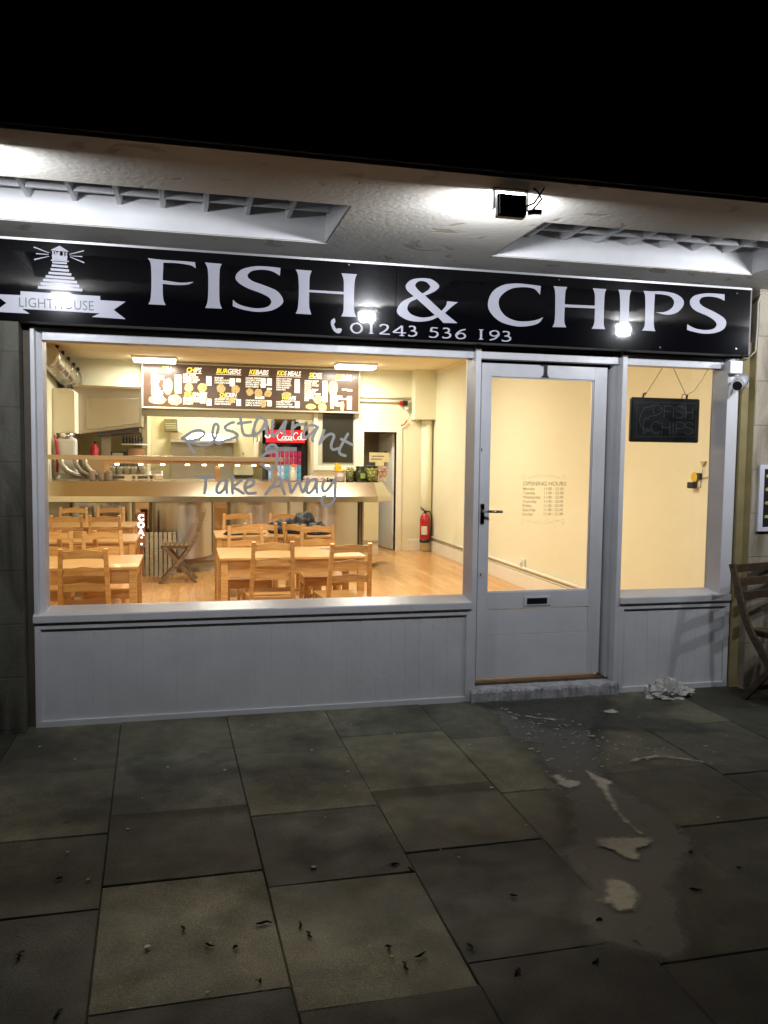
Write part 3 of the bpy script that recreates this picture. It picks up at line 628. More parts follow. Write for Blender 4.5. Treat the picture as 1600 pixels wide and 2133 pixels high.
# boxing in the corner, with the pipe below it
part("boxed_pillar", MB().box(3.577, 3.929, 8.05, 8.299, 2.135, CZ-.001), WALLY)
part("corner_pipe", MB().tube([(3.83, 8.2, FZ), (3.83, 8.2, 2.13)], .09, 16), WALLY)
sk = MB().box(3.905, 3.9295, .94, 8.29, FZ, .15).box(3.56, 3.904, 8.28, 8.2995, FZ, .15).box(3.805, 3.8195, .2, .93, FZ, .15)
part("skirting_board", sk, PAINT_IN, bevel=.004)
part("dado_pipe", MB().tube([(3.90, .95, .215), (3.90, 8.2, .215)], .018, 10).tube([(3.912, .95, .165), (3.912, 8.2, .165)], .008, 8), PAINT_IN)
part("wall_pipe", MB().tube([(2.69, 8.27, 2.49), (3.58, 8.27, 2.49)], .017, 8).tube([(2.69, 8.265, 2.425), (3.58, 8.265, 2.425)], .022, 8), PAINT_IN)
part("ceiling_cove", MB().box(3.90, 3.9295, .95, 8.04, 2.90, 2.9295), CEIL)
# doorway in the back wall with its open inner door
dj = MB().box(2.70, 2.79, 8.275, 8.44, FZ, 2.01).box(3.337, 3.43, 8.275, 8.44, FZ, 2.01).box(2.79, 3.337, 8.275, 8.44, 1.925, 2.01)
part("door_casing", dj, PAINT_IN, bevel=.004)
idr = sub_empty("inner_door", shop); idr.location = (3.330, 8.445, 0); idr.rotation_euler = (0, 0, R(99))
obj("leaf", MB().box(0.0, .62, -.02, .02, FZ+.01, 1.915), mat("inner_door_paint", (.80, .79, .70), .5, vary=.04), idr, .003)
obj("door_vent", MB().box(.25, .38, .0205, .027, 1.56, 1.61), BLACKM, idr)
for z in (.18, .95, 1.72): obj("hinge", MB().box(-.018, .0, -.012, .03, z, z+.09), PAINT_IN, idr)
# chalk board panel and hatch surround in the back wall, right of the fridge
hs = sub_empty("serving_hatch", shop)
obj("hatch_frame", MB().box(1.962, 2.03, 8.26, 8.2995, 1.29, 2.21).box(2.63, 2.70, 8.26, 8.2995, 1.29, 2.21).box(2.03, 2.63, 8.26, 8.2995, 1.29, 1.36), PAINT_IN, hs, .004)
obj("hatch_surround", MB().box(2.03, 2.63, 8.28, 8.2985, 1.36, 2.21), mat("pale_grey_board", (.50, .50, .40), .6), hs)
obj("dark_panel", MB().box(2.112, 2.607, 8.268, 8.2795, 1.42, 2.208), mat("dark_pane", (.022, .022, .016), .25), hs)
# ------------------------------------------------------------------ traced outlines of the sign, metres in the shop front's plane
SIGN= [('letter', [[(0.044, 2.572, 1), (0.048, 2.539, 1), (0.017, 2.554, 0), (-0.057, 2.56, 0), (-0.123, 2.558, 1), (-0.125, 2.51, 0), (-0.127, 2.465, 1), (-0.034, 2.457, 0), (0.037, 2.466, 1), (0.005, 2.449, 0), (-0.058, 2.443, 0), (-0.127, 2.445, 1), (-0.127, 2.396, 0), (-0.123, 2.357, 0), (-0.112, 2.332, 1), (-0.203, 2.332, 1), (-0.191, 2.361, 0), (-0.186, 2.447, 0), (-0.189, 2.545, 0), (-0.205, 2.577, 1), (-0.134, 2.573, 0), (-0.042, 2.573, 0)]]), ('letter', [[(0.097, 2.574, 1), (0.188, 2.572, 1), (0.177, 2.541, 0), (0.174, 2.453, 0), (0.176, 2.366, 0), (0.189, 2.329, 1), (0.098, 2.328, 1), (0.111, 2.366, 0), (0.115, 2.45, 0), (0.112, 2.537, 0)]]), ('letter', [[(0.51, 2.571, 1), (0.507, 2.528, 1), (0.464, 2.549, 0), (0.411, 2.555, 0), (0.35, 2.543, 0), (0.328, 2.515, 0), (0.354, 2.49, 0), (0.419, 2.47, 0), (0.489, 2.444, 0), (0.524, 2.401, 0), (0.516, 2.368, 0), (0.461, 2.334, 0), (0.379, 2.322, 0), (0.298, 2.331, 0), (0.247, 2.346, 1), (0.248, 2.382, 1), (0.27, 2.363, 0), (0.314, 2.348, 0), (0.379, 2.341, 0), (0.436, 2.352, 0), (0.459, 2.377, 0), (0.448, 2.403, 0), (0.403, 2.425, 0), (0.33, 2.448, 0), (0.275, 2.479, 0), (0.263, 2.512, 0), (0.298, 2.55, 0), (0.37, 2.571, 0), (0.443, 2.574, 0)]]), ('letter', [[(0.596, 2.568, 1), (0.686, 2.567, 1), (0.675, 2.532, 0), (0.673, 2.46, 1), (0.871, 2.46, 1), (0.87, 2.524, 0), (0.857, 2.564, 1), (0.947, 2.564, 1), (0.935, 2.528, 0), (0.931, 2.441, 0), (0.933, 2.358, 0), (0.946, 2.322, 1), (0.857, 2.322, 1), (0.87, 2.355, 0), (0.871, 2.446, 1), (0.673, 2.447, 1), (0.673, 2.369, 0), (0.685, 2.323, 1), (0.596, 2.324, 1), (0.609, 2.357, 0), (0.614, 2.447, 0), (0.61, 2.532, 0)]]), ('letter', [[(1.332, 2.566, 0), (1.394, 2.562, 0), (1.439, 2.529, 0), (1.414, 2.496, 0), (1.354, 2.467, 1), (1.456, 2.384, 1), (1.482, 2.414, 0), (1.489, 2.442, 1), (1.556, 2.44, 1), (1.519, 2.412, 0), (1.477, 2.373, 1), (1.556, 2.318, 1), (1.469, 2.315, 1), (1.435, 2.347, 1), (1.391, 2.327, 0), (1.325, 2.315, 0), (1.253, 2.32, 0), (1.194, 2.35, 0), (1.188, 2.384, 0), (1.219, 2.427, 0), (1.285, 2.459, 1), (1.246, 2.49, 0), (1.237, 2.52, 0), (1.271, 2.553, 0)], [(1.337, 2.478, 1), (1.304, 2.504, 0), (1.294, 2.527, 0), (1.318, 2.548, 0), (1.358, 2.546, 0), (1.384, 2.522, 0), (1.373, 2.501, 0)], [(1.305, 2.445, 1), (1.416, 2.358, 1), (1.383, 2.346, 0), (1.332, 2.34, 0), (1.274, 2.354, 0), (1.248, 2.384, 0), (1.262, 2.422, 0)]]), ('letter', [[(2.08, 2.566, 1), (2.077, 2.513, 1), (2.036, 2.547, 0), (1.951, 2.551, 0), (1.875, 2.531, 0), (1.818, 2.481, 0), (1.817, 2.425, 0), (1.855, 2.377, 0), (1.918, 2.352, 0), (1.987, 2.35, 0), (2.057, 2.362, 0), (2.102, 2.382, 1), (2.073, 2.345, 0), (2.011, 2.324, 0), (1.926, 2.318, 0), (1.826, 2.34, 0), (1.76, 2.393, 0), (1.745, 2.449, 0), (1.772, 2.514, 0), (1.836, 2.556, 0), (1.92, 2.571, 0), (2.005, 2.57, 0)]]), ('letter', [[(2.163, 2.57, 1), (2.254, 2.57, 1), (2.243, 2.541, 0), (2.24, 2.465, 1), (2.442, 2.468, 1), (2.439, 2.538, 0), (2.424, 2.573, 1), (2.517, 2.573, 1), (2.506, 2.542, 0), (2.504, 2.455, 0), (2.506, 2.36, 0), (2.516, 2.329, 1), (2.425, 2.327, 1), (2.441, 2.364, 0), (2.443, 2.451, 1), (2.241, 2.448, 1), (2.241, 2.361, 0), (2.255, 2.328, 1), (2.163, 2.325, 1), (2.177, 2.358, 0), (2.179, 2.444, 0), (2.175, 2.537, 0)]]), ('letter', [[(2.598, 2.575, 1), (2.687, 2.576, 1), (2.677, 2.545, 0), (2.675, 2.471, 0), (2.676, 2.375, 0), (2.688, 2.332, 1), (2.598, 2.331, 1), (2.612, 2.38, 0), (2.614, 2.468, 0), (2.609, 2.541, 0)]]), ('letter', [[(2.771, 2.578, 1), (2.827, 2.578, 0), (2.903, 2.582, 0), (2.988, 2.574, 0), (3.044, 2.547, 0), (3.056, 2.507, 0), (3.014, 2.458, 0), (2.942, 2.439, 0), (2.861, 2.45, 1), (2.924, 2.456, 0), (2.974, 2.484, 0), (2.988, 2.522, 0), (2.963, 2.552, 0), (2.912, 2.562, 0), (2.851, 2.563, 1), (2.849, 2.466, 0), (2.851, 2.369, 0), (2.863, 2.333, 1), (2.769, 2.333, 1), (2.787, 2.366, 0), (2.788, 2.462, 0), (2.784, 2.543, 0)]]), ('letter', [[(3.348, 2.589, 1), (3.35, 2.549, 1), (3.298, 2.565, 0), (3.237, 2.569, 0), (3.185, 2.559, 0), (3.168, 2.532, 0), (3.196, 2.505, 0), (3.285, 2.472, 0), (3.348, 2.441, 0), (3.369, 2.41, 0), (3.351, 2.369, 0), (3.291, 2.343, 0), (3.213, 2.334, 0), (3.134, 2.342, 0), (3.087, 2.352, 1), (3.087, 2.387, 1), (3.142, 2.365, 0), (3.212, 2.357, 0), (3.272, 2.366, 0), (3.299, 2.391, 0), (3.286, 2.417, 0), (3.234, 2.445, 0), (3.146, 2.474, 0), (3.106, 2.506, 0), (3.104, 2.543, 0), (3.142, 2.573, 0), (3.219, 2.588, 0), (3.288, 2.59, 0)]]), ('phone_symbol', [[(0.805, 2.301, 0), (0.82, 2.308, 0), (0.823, 2.288, 0), (0.816, 2.274, 0), (0.83, 2.251, 0), (0.846, 2.254, 0), (0.861, 2.25, 0), (0.855, 2.231, 0), (0.838, 2.225, 0), (0.814, 2.24, 0), (0.8, 2.268, 0), (0.798, 2.289, 0)]]), ('lighthouse_symbol', [[(-0.687, 2.527, 1), (-0.614, 2.527, 1), (-0.615, 2.517, 1), (-0.687, 2.517, 1)], [(-0.69, 2.512, 1), (-0.61, 2.51, 1), (-0.61, 2.498, 1), (-0.691, 2.5, 1)], [(-0.696, 2.492, 1), (-0.605, 2.491, 1), (-0.605, 2.478, 1), (-0.696, 2.48, 1)], [(-0.706, 2.473, 1), (-0.594, 2.472, 1), (-0.594, 2.459, 1), (-0.707, 2.46, 1)], [(-0.721, 2.454, 1), (-0.579, 2.452, 1), (-0.579, 2.439, 1), (-0.722, 2.441, 1)], [(-0.734, 2.435, 1), (-0.566, 2.433, 1), (-0.566, 2.42, 1), (-0.734, 2.422, 1)], [(-0.746, 2.416, 1), (-0.555, 2.414, 1), (-0.555, 2.4, 1), (-0.746, 2.403, 1)], [(-0.76, 2.396, 1), (-0.54, 2.394, 1), (-0.54, 2.38, 1), (-0.76, 2.382, 1)], [(-0.694, 2.536, 1), (-0.605, 2.535, 1), (-0.605, 2.53, 1), (-0.694, 2.53, 1)], [(-0.687, 2.585, 1), (-0.68, 2.585, 1), (-0.68, 2.536, 1), (-0.687, 2.536, 1)], [(-0.673, 2.585, 1), (-0.667, 2.585, 1), (-0.668, 2.537, 1), (-0.674, 2.537, 1)], [(-0.635, 2.585, 1), (-0.628, 2.585, 1), (-0.628, 2.536, 1), (-0.635, 2.536, 1)], [(-0.62, 2.584, 1), (-0.614, 2.584, 1), (-0.615, 2.535, 1), (-0.621, 2.535, 1)], [(-0.693, 2.587, 1), (-0.65, 2.611, 1), (-0.607, 2.585, 1), (-0.608, 2.582, 1), (-0.692, 2.583, 1)]]), ('light_rays', [[(-0.703, 2.572, 1), (-0.704, 2.569, 1), (-0.779, 2.592, 1), (-0.776, 2.598, 1)], [(-0.705, 2.563, 1), (-0.705, 2.56, 1), (-0.767, 2.559, 1), (-0.766, 2.565, 1)], [(-0.702, 2.554, 1), (-0.701, 2.552, 1), (-0.775, 2.527, 1), (-0.777, 2.534, 1)], [(-0.602, 2.568, 1), (-0.603, 2.571, 1), (-0.531, 2.596, 1), (-0.529, 2.59, 1)], [(-0.6, 2.561, 1), (-0.6, 2.563, 1), (-0.538, 2.565, 1), (-0.538, 2.559, 1)], [(-0.6, 2.555, 1), (-0.599, 2.558, 1), (-0.527, 2.534, 1), (-0.53, 2.528, 1)]]), ('banner', [[(-0.845, 2.364, 1), (-0.45, 2.361, 1), (-0.45, 2.34, 1), (-0.32, 2.339, 1), (-0.382, 2.292, 1), (-0.321, 2.246, 1), (-0.494, 2.249, 1), (-0.453, 2.27, 1), (-0.839, 2.273, 1), (-0.802, 2.25, 1), (-0.973, 2.251, 1), (-0.915, 2.299, 1), (-0.972, 2.342, 1), (-0.846, 2.343, 1)]])]
DIGITS= [('0', 0.914, 0.985, 2.232), ('1', 1.024, 1.044, 2.234), ('2', 1.081, 1.144, 2.232), ('4', 1.162, 1.237, 2.23), ('3', 1.254, 1.312, 2.231), ('5', 1.38, 1.441, 2.23), ('3', 1.462, 1.521, 2.23), ('6', 1.545, 1.614, 2.229), ('1', 1.696, 1.714, 2.231), ('9', 1.756, 1.824, 2.229), ('3', 1.836, 1.9, 2.228)]
WRITING= [[(-0.03, 1.617), (-0.004, 1.602), (0.02, 1.563), (0.038, 1.536)], [(-0.024, 1.62), (0.014, 1.648), (0.056, 1.664), (0.088, 1.659), (0.097, 1.641), (0.073, 1.619), (0.032, 1.605), (0.008, 1.604), (0.038, 1.591), (0.085, 1.58), (0.133, 1.588), (0.16, 1.62), (0.176, 1.676), (0.175, 1.697), (0.16, 1.703), (0.148, 1.681), (0.145, 1.642), (0.154, 1.611), (0.178, 1.59), (0.217, 1.608), (0.254, 1.618), (0.285, 1.632), (0.283, 1.648), (0.254, 1.662), (0.223, 1.671), (0.217, 1.689), (0.248, 1.711), (0.267, 1.714)], [(0.302, 1.753), (0.311, 1.709), (0.317, 1.666), (0.33, 1.642), (0.366, 1.639)], [(0.29, 1.709), (0.326, 1.714), (0.366, 1.72)], [(0.454, 1.731), (0.437, 1.743), (0.412, 1.743), (0.397, 1.723), (0.385, 1.686), (0.377, 1.649), (0.388, 1.638), (0.412, 1.656), (0.437, 1.687), (0.455, 1.729), (0.458, 1.694), (0.459, 1.654), (0.468, 1.641)], [(0.495, 1.729), (0.492, 1.694), (0.489, 1.657), (0.499, 1.64), (0.53, 1.664), (0.554, 1.702), (0.573, 1.73), (0.565, 1.696), (0.561, 1.662), (0.57, 1.645)], [(0.617, 1.725), (0.612, 1.684), (0.612, 1.644)], [(0.613, 1.685), (0.642, 1.709), (0.68, 1.714)], [(0.765, 1.699), (0.737, 1.709), (0.711, 1.705), (0.692, 1.686), (0.677, 1.648), (0.681, 1.631), (0.702, 1.639), (0.734, 1.665), (0.765, 1.699), (0.748, 1.662), (0.734, 1.627), (0.737, 1.613)], [(0.805, 1.68), (0.791, 1.636), (0.778, 1.597)], [(0.788, 1.614), (0.822, 1.648), (0.852, 1.658), (0.866, 1.644), (0.853, 1.607), (0.849, 1.58), (0.862, 1.564), (0.892, 1.571)], [(0.951, 1.66), (0.922, 1.608), (0.9, 1.562), (0.906, 1.538), (0.937, 1.527)], [(0.911, 1.628), (0.95, 1.609), (0.981, 1.594)], [(0.521, 1.57), (0.506, 1.586), (0.479, 1.585), (0.459, 1.567), (0.464, 1.55), (0.497, 1.545)], [(0.497, 1.545), (0.456, 1.535), (0.433, 1.515), (0.432, 1.502)], [(0.497, 1.545), (0.518, 1.542), (0.521, 1.512), (0.518, 1.475), (0.501, 1.446), (0.468, 1.443), (0.427, 1.472)], [(0.056, 1.397), (0.104, 1.395), (0.14, 1.39)], [(0.104, 1.394), (0.104, 1.353), (0.097, 1.297)], [(0.227, 1.374), (0.196, 1.372), (0.174, 1.346), (0.167, 1.309), (0.185, 1.299), (0.211, 1.324), (0.227, 1.374), (0.223, 1.331), (0.227, 1.3)], [(0.258, 1.405), (0.258, 1.354), (0.259, 1.296)], [(0.314, 1.378), (0.287, 1.354), (0.262, 1.335), (0.291, 1.317), (0.322, 1.296)], [(0.336, 1.328), (0.372, 1.343), (0.386, 1.365), (0.364, 1.38), (0.339, 1.361), (0.331, 1.324), (0.35, 1.297), (0.394, 1.3)], [(0.455, 1.293), (0.498, 1.347), (0.535, 1.392), (0.546, 1.355), (0.567, 1.293)], [(0.487, 1.331), (0.552, 1.344)], [(0.588, 1.385), (0.599, 1.34), (0.607, 1.301), (0.637, 1.348), (0.656, 1.372), (0.664, 1.333), (0.679, 1.304), (0.694, 1.34), (0.707, 1.387)], [(0.761, 1.382), (0.728, 1.378), (0.705, 1.348), (0.702, 1.309), (0.717, 1.299), (0.748, 1.333), (0.761, 1.38), (0.76, 1.341), (0.765, 1.301)], [(0.81, 1.38), (0.797, 1.341), (0.805, 1.309), (0.832, 1.326), (0.872, 1.381)], [(0.876, 1.388), (0.875, 1.326), (0.871, 1.265), (0.848, 1.232), (0.81, 1.225), (0.793, 1.246), (0.798, 1.272), (0.815, 1.281)]]
FISH= [[(2.984, 1.878), (3.022, 1.879), (3.059, 1.894), (3.097, 1.891), (3.122, 1.873), (3.113, 1.849), (3.086, 1.83), (3.053, 1.823), (3.027, 1.818), (3.017, 1.798), (3.001, 1.807), (2.988, 1.791), (2.982, 1.762), (2.987, 1.735), (3.009, 1.733), (3.033, 1.719), (3.005, 1.72), (2.993, 1.703), (2.984, 1.705), (2.985, 1.728), (2.966, 1.753), (2.955, 1.782), (2.958, 1.82), (2.974, 1.85), (2.989, 1.874)], [(3.087, 1.865), (3.103, 1.866), (3.117, 1.873)], [(3.06, 1.878), (3.051, 1.86), (3.062, 1.838)]]
# ------------------------------------------------------------------ fascia sign
def sign_black():
    m = mat("black_acrylic", (0.002, 0.002, 0.003), 0.045, spec=0.5); nt, b, L = nodes(m)
    b.inputs["Coat Weight"].default_value = 0.035; b.inputs["Coat Roughness"].default_value = 0.2
    tc = nt.nodes.new("ShaderNodeTexCoord"); n = nt.nodes.new("ShaderNodeTexNoise"); n.inputs["Scale"].default_value = 4.0; n.inputs["Detail"].default_value = 3
    L.new(tc.outputs["Object"], n.inputs["Vector"]); bp = nt.nodes.new("ShaderNodeBump"); bp.inputs["Strength"].default_value = 0.06; bp.inputs["Distance"].default_value = 0.02
    L.new(n.outputs["Fac"], bp.inputs["Height"]); L.new(bp.outputs["Normal"], b.inputs["Normal"]); return m
SB = sign_black()
fs = thing("fascia_sign", "long glossy black shop sign with large white FISH & CHIPS lettering and lighthouse emblem", "shop sign")
obj("sign_board", MB().box(-3.2, 1.178, -.0975, -.088, 2.212, 2.637).box(1.181, 3.542, -.0975, -.088, 2.212, 2.637), SB, fs)
obj("sign_edge", MB().box(3.5425, 3.552, -.0975, .02, 2.212, 2.637).box(-.86, 3.542, -.087, .02, 2.213, 2.222), mat("sign_edge_metal", (.16, .155, .14), .5, .3, vary=.2), fs)
obj("top_trim", MB().box(-3.2, 3.545, -.104, -.0985, 2.626, 2.6385), mat("alu_trim", (.5, .5, .5), .4, .8), fs)
YL = -.0985
for name, cs in SIGN:
    if name == 'light_rays':
        for c in cs: flat_shape('light_ray', [c], YL, VINYL, fs)
    else: flat_shape(name, cs, YL, VINYL, fs)
GL = {'0': [[(.42,1),(.15,.86),(.02,.5),(.15,.14),(.42,0),(.69,.14),(.82,.5),(.69,.86),(.42,1)]],
      '1': [[(.5,0,1),(.5,1,1)]],
      '2': [[(.05,.80),(.2,.96),(.42,1),(.66,.92),(.72,.72),(.60,.48),(.32,.22),(.03,.03,1)],[(.03,.03,1),(.5,.035,1),(.9,.03,1)]],
      '3': [[(.08,.94),(.34,1),(.60,.92),(.62,.68),(.45,.54),(.25,.52,1)],[(.25,.52,1),(.52,.50),(.76,.36),(.72,.12),(.45,-.02),(.18,-.01),(.02,.06)]],
      '4': [[(.66,0,1),(.66,1,1)],[(.66,1,1),(.02,.29,1)],[(.02,.29,1),(.95,.29,1)]],
      '5': [[(.80,.97,1),(.26,.97,1)],[(.26,.97,1),(.18,.56,1)],[(.18,.56,1),(.45,.60),(.74,.48),(.78,.22),(.55,.0),(.25,-.02),(.03,.05)]],
      '6': [[(.80,.99),(.45,.86),(.14,.55),(.06,.28),(.2,.04),(.44,-.01),(.72,.12),(.76,.36),(.55,.55),(.28,.52),(.10,.36)]]}
GL['9'] = [[(.86-a, .99-b) for a, b in GL['6'][0]]]
for ch, xa, xb, zb in DIGITS:
    mb = MB(); hgt = .0555; w = (xb - xa) * (1.12 if ch != '1' else 1)
    for st in GL[ch]:
        pts = [(xa + p[0]*w, zb + p[1]*hgt, *p[2:]) for p in st]
        ribbon(mb, smooth_path(pts, n=6), YL-.0004, .0125 if ch != '1' else .014, calli=.006)
    if ch in '14':
        xx = xa + (.5 if ch == '1' else .66)*w; ribbon(mb, [(xx-.012, zb), (xx+.012, zb)], YL-.0004, .005); 
        if ch == '1': ribbon(mb, [(xx-.012, zb+hgt), (xx+.012, zb+hgt)], YL-.0004, .005)
    obj("digit", mb, VINYL, fs)
texts("banner_lettering", [("LIGHTHOUSE", -.858, 2.283, .0715, dict(width=.86, space=1.02)), ("THE", -.682, 2.3415, .026, dict(width=1.1, space=1.1))], YL-.0016, mat("black_vinyl", (.01, .01, .014), .4), fs)
for x, z in ((.118,2.252),(3.44,2.60),(3.45,2.25),(2.0,2.252),(.9,2.615),(2.2,2.61),(2.9,2.235)):
    obj("fixing_screw", MB().prism([(x+.005*math.cos(a*.8), z+.005*math.sin(a*.8)) for a in range(8)], 'y', -.0998, -.0978), CHROME, fs)

# cable looping off the right end of the sign
o = obj("cable", MB().tube([(3.545, .0, 2.19), (3.575, -.06, 2.2), (3.60, -.092, 2.24), (3.605, -.094, 2.40), (3.603, -.094, 2.55), (3.62, -.093, 2.60), (3.68, -.093, 2.615), (3.85, -.092, 2.62)], .005, 6), mat("cream_cable", (.45, .42, .33), .6)); tag(o, "thin pale cable running down the wall at the right end of the black sign", "cable")

# ------------------------------------------------------------------ LED floodlights hung under the canopy
def floodlight(x, label, first=None):
    if first: 
        t = copy_tree(first); t.location.x = x; t["label"] = label
        return t
    t = thing("floodlight", label, "floodlight", (x, -1.50, 2.640), 0, "LED floodlights under the canopy")
    c = Matrix.Rotation(R(-FLOOD_TILT), 4, 'X')   # lamp face looks +y, tipped down
    def tr(mb, off=(0, 0, -.072)):
        mb.v = [tuple((c @ Vector(v)) + Vector(off)) for v in mb.v]; return mb
    obj("housing", tr(MB().box(-.062, .062, -.022, .016, -.047, .047)), BLACK, t, .006)
    fins = MB()
    for i in range(9): fins.box(-.056+i*.014-.002, -.056+i*.014+.002, -.034, -.0225, -.04, .04)
    obj("cooling_fins", tr(fins), BLACK, t)
    obj("lit_face", tr(MB().box(-.055, .055, .0165, .018, -.036, .036)), mat("led_face", (1, 1, 1), .5, emit=(.86, .90, 1), estr=70), t)
    obj("bracket", MB().box(-.075, -.0705, -.012, .012, -.085, -.004).box(.0705, .075, -.012, .012, -.085, -.004).box(-.075, .075, -.012, .012, -.004, -.0005), BLACK, t)
    obj("cable", MB().tube([(.05, -.02, -.075), (.09, -.04, -.06), (.115, -.05, -.02), (.125, -.06, -.002)], .0042, 6)
        .tube([(.088, -.03, -.085), (.125, -.035, -.04), (.11, -.03, -.01), (.085, -.04, -.001)], .0042, 6).tube([(.075, -.01, -.092), (.10, -.02, -.088), (.13, -.02, -.088)], .011, 8), BLACK, t)
    ld = bpy.data.lights.new("floodlight_lamp", 'AREA'); ld.shape = 'RECTANGLE'; ld.size = .11; ld.size_y = .07; ld.energy = FLOOD_W; ld.color = (.90, .93, 1.0)
    lo = bpy.data.objects.new("lamp_light", ld); S.collection.objects.link(lo); lo.parent = t
    d = (c @ Vector((0, 1, 0))); lo.location = Vector((0, 0, -.072)) + d * .021
    lo.rotation_euler = d.to_track_quat('-Z', 'Z').to_euler()
    return t
fl = floodlight(1.31, "small black LED floodlight hanging under the canopy above the ampersand, seen from behind")
floodlight(-.83, "leftmost LED floodlight under the canopy, above the lighthouse emblem", fl)
floodlight(3.42, "LED floodlight under the canopy above the right end of the sign", fl)
floodlight(4.70, "LED floodlight under the canopy beyond the right end of the sign", fl)

# ------------------------------------------------------------------ things on the shop front
cc = thing("security_camera", "small white security camera under the right end of the black sign", "camera", (3.50, -.02, 2.14))
obj("junction_box", MB().box(-.055, .04, -.035, .01, -.045, .04), mat("camera_white", (.7, .7, .76), .35), cc, .006)
bt = MB().tube([(.02, -.06, -.085), (-.085, -.155, -.135)], .031, 16); obj("camera_body", bt, mat("camera_grey", (.42, .42, .44), .4), cc, .003)
obj("sun_shield", MB().tube([(.03, -.058, -.078), (-.075, -.150, -.125)], .035, 16), mat("camera_grey", (.42, .42, .44)), cc)
obj("lens_window", MB().tube([(-.082, -.152, -.133), (-.092, -.161, -.138)], .029, 16), BLACK, cc)
obj("mount_arm", MB().tube([(.02, -.03, -.045), (.04, -.05, -.08), (.02, -.07, -.11)], .009, 8).tube([(.05, -.02, -.12), (.075, -.05, -.10), (.06, -.06, -.145), (.045, -.03, -.13)], .004, 6), mat("camera_grey", (.42, .42, .44)), cc)

ps = thing("menu_poster", "white framed black menu poster fixed to the wall right of the shop window", "poster", (0, 0, 0))
obj("poster_frame", MB().box(3.665, 3.70, -.105, -.086, 1.062, 1.502).box(4.15, 4.185, -.105, -.086, 1.062, 1.502).box(3.70, 4.15, -.105, -.086, 1.062, 1.09).box(3.70, 4.15, -.105, -.086, 1.474, 1.502), mat("poster_frame_white", (.66, .66, .72), .4), ps, .002)
obj("poster_sheet", MB().box(3.70, 4.15, -.096, -.0875, 1.09, 1.474), mat("poster_black", (.02, .02, .025), .3), ps)
r = random.Random(3)
for k in range(4):
    for j in range(3):
        cx, cz = 3.735+.12*j, 1.43-.09*k; obj('food_picture', MB().prism([(cx+.022*math.cos(a)*r.uniform(.7, 1), cz+.014*math.sin(a)*r.uniform(.7, 1)) for a in [i*.8 for i in range(8)]], 'y', -.0972, -.0962), mat('poster_food', (.50, .42, .10), .5, vary=.4, vscale=30), ps)

# folding slatted chair: local frame, facing +x, seat at .45, origin on the ground under the seat
def folding_chair(name, label, m, loc, rz):
    t = thing(name, label, "folding chair", loc, rz)
    wd = .40
    for s in (-1, 1):
        y = s * wd / 2
        # back post / front leg in one curved piece: from the top back down to the front foot
        prof = [(-.30, .86), (-.255, .72), (-.20, .56), (-.14, .44), (-.02, .28), (.10, .13), (.22, .0)]
        mb = MB(); pts = smooth_path(prof, n=4)
        for a, b in zip(pts[:-1], pts[1:]): mb.bar((a[0], y, a[1]), (b[0]+(b[0]-a[0])*.06, y, b[1]+(b[1]-a[1])*.06), .022, .042, up=(1, 0, 0))
        obj("back_post", mb, m, t)
        obj("leg", MB().bar((.17, y - s*.028, .44), (-.20, y - s*.028, .0), .022, .042, up=(1, 0, 0)), m, t, .003)
    for z, x in ((.83, -.29), (.745, -.265), (.66, -.236)):
        obj("back_slat", MB().bar((x, -wd/2+.011, z), (x, wd/2-.011, z), .014, .052, up=(0, 0, 1)), m, t, .003)
    st = MB()
    for i in range(7): st.box(-.165+i*.055, -.165+i*.055+.045, -wd/2+.015, wd/2-.015, .446, .462)
    st.box(-.16, .21, -wd/2+.045, -wd/2+.067, .415, .4455).box(-.16, .21, wd/2-.067, wd/2-.045, .415, .4455)
    obj("seat", st, m, t, .002)
    obj("crossbar", MB().bar((.12, -wd/2+.03, .10), (.12, wd/2-.03, .10), .02, .03).bar((-.14, -wd/2+.04, .075), (-.14, wd/2-.04, .075), .02, .03), m, t)
    return t
folding_chair("folding_chair", "dark slatted wooden folding chair standing outside at the right end of the shop front", DARKWOOD, (3.69, -.43, .003), R(-75))
folding_chair("folding_chair", "weathered slatted folding chair inside in front of the steel counter", TEAK, (-.10, 5.50, FZ), R(178))

# crumpled plastic bag
def crumple(name, m, cx, cy, z, rx, ry, rz, seed, amp=.35, nu=34, nv=12, flat=0.0):
    r = random.Random(seed); import mathutils
    mb = MB(); k = 0
    for i in range(nv + 1):
        ph = math.pi/2 * i / nv
        for j in range(nu):
            th = 2*math.pi*j/nu; d = Vector((math.cos(th)*math.cos(ph), math.sin(th)*math.cos(ph), math.sin(ph)))
            n = mathutils.noise.fractal(d*2.3 + Vector((seed, 0, 0)), 1.0, 2.0, 5); n2 = abs(mathutils.noise.noise(d*5.5 + Vector((0, seed, 0))))
            f = 1 + amp*n + amp*.6*(n2-.3); mb.v.append((cx+d.x*rx*f, cy+d.y*ry*f, z+max(0, d.z)*rz*(1+amp*1.6*n-.5*n2)))
    for i in range(nv):
        for j in range(nu): mb.f.append((i*nu+j, i*nu+(j+1) % nu, (i+1)*nu+(j+1) % nu, (i+1)*nu+j)); mb.sm.append(True)
    mb.f.append(tuple(range(nu-1, -1, -1))); mb.sm.append(False)
    return obj(name, mb, m)
bag = crumple("plastic_bag", mat("crumpled_polythene", (.50, .49, .46), .35, vary=.15, vscale=20), 3.02, -.135, .002, .155, .095, .085, 5, .45, 56, 20)
for _p in bag.data.polygons: _p.use_smooth = False
tag(bag, "crumpled pale plastic bag lying on the ground under the right window", "plastic bag")

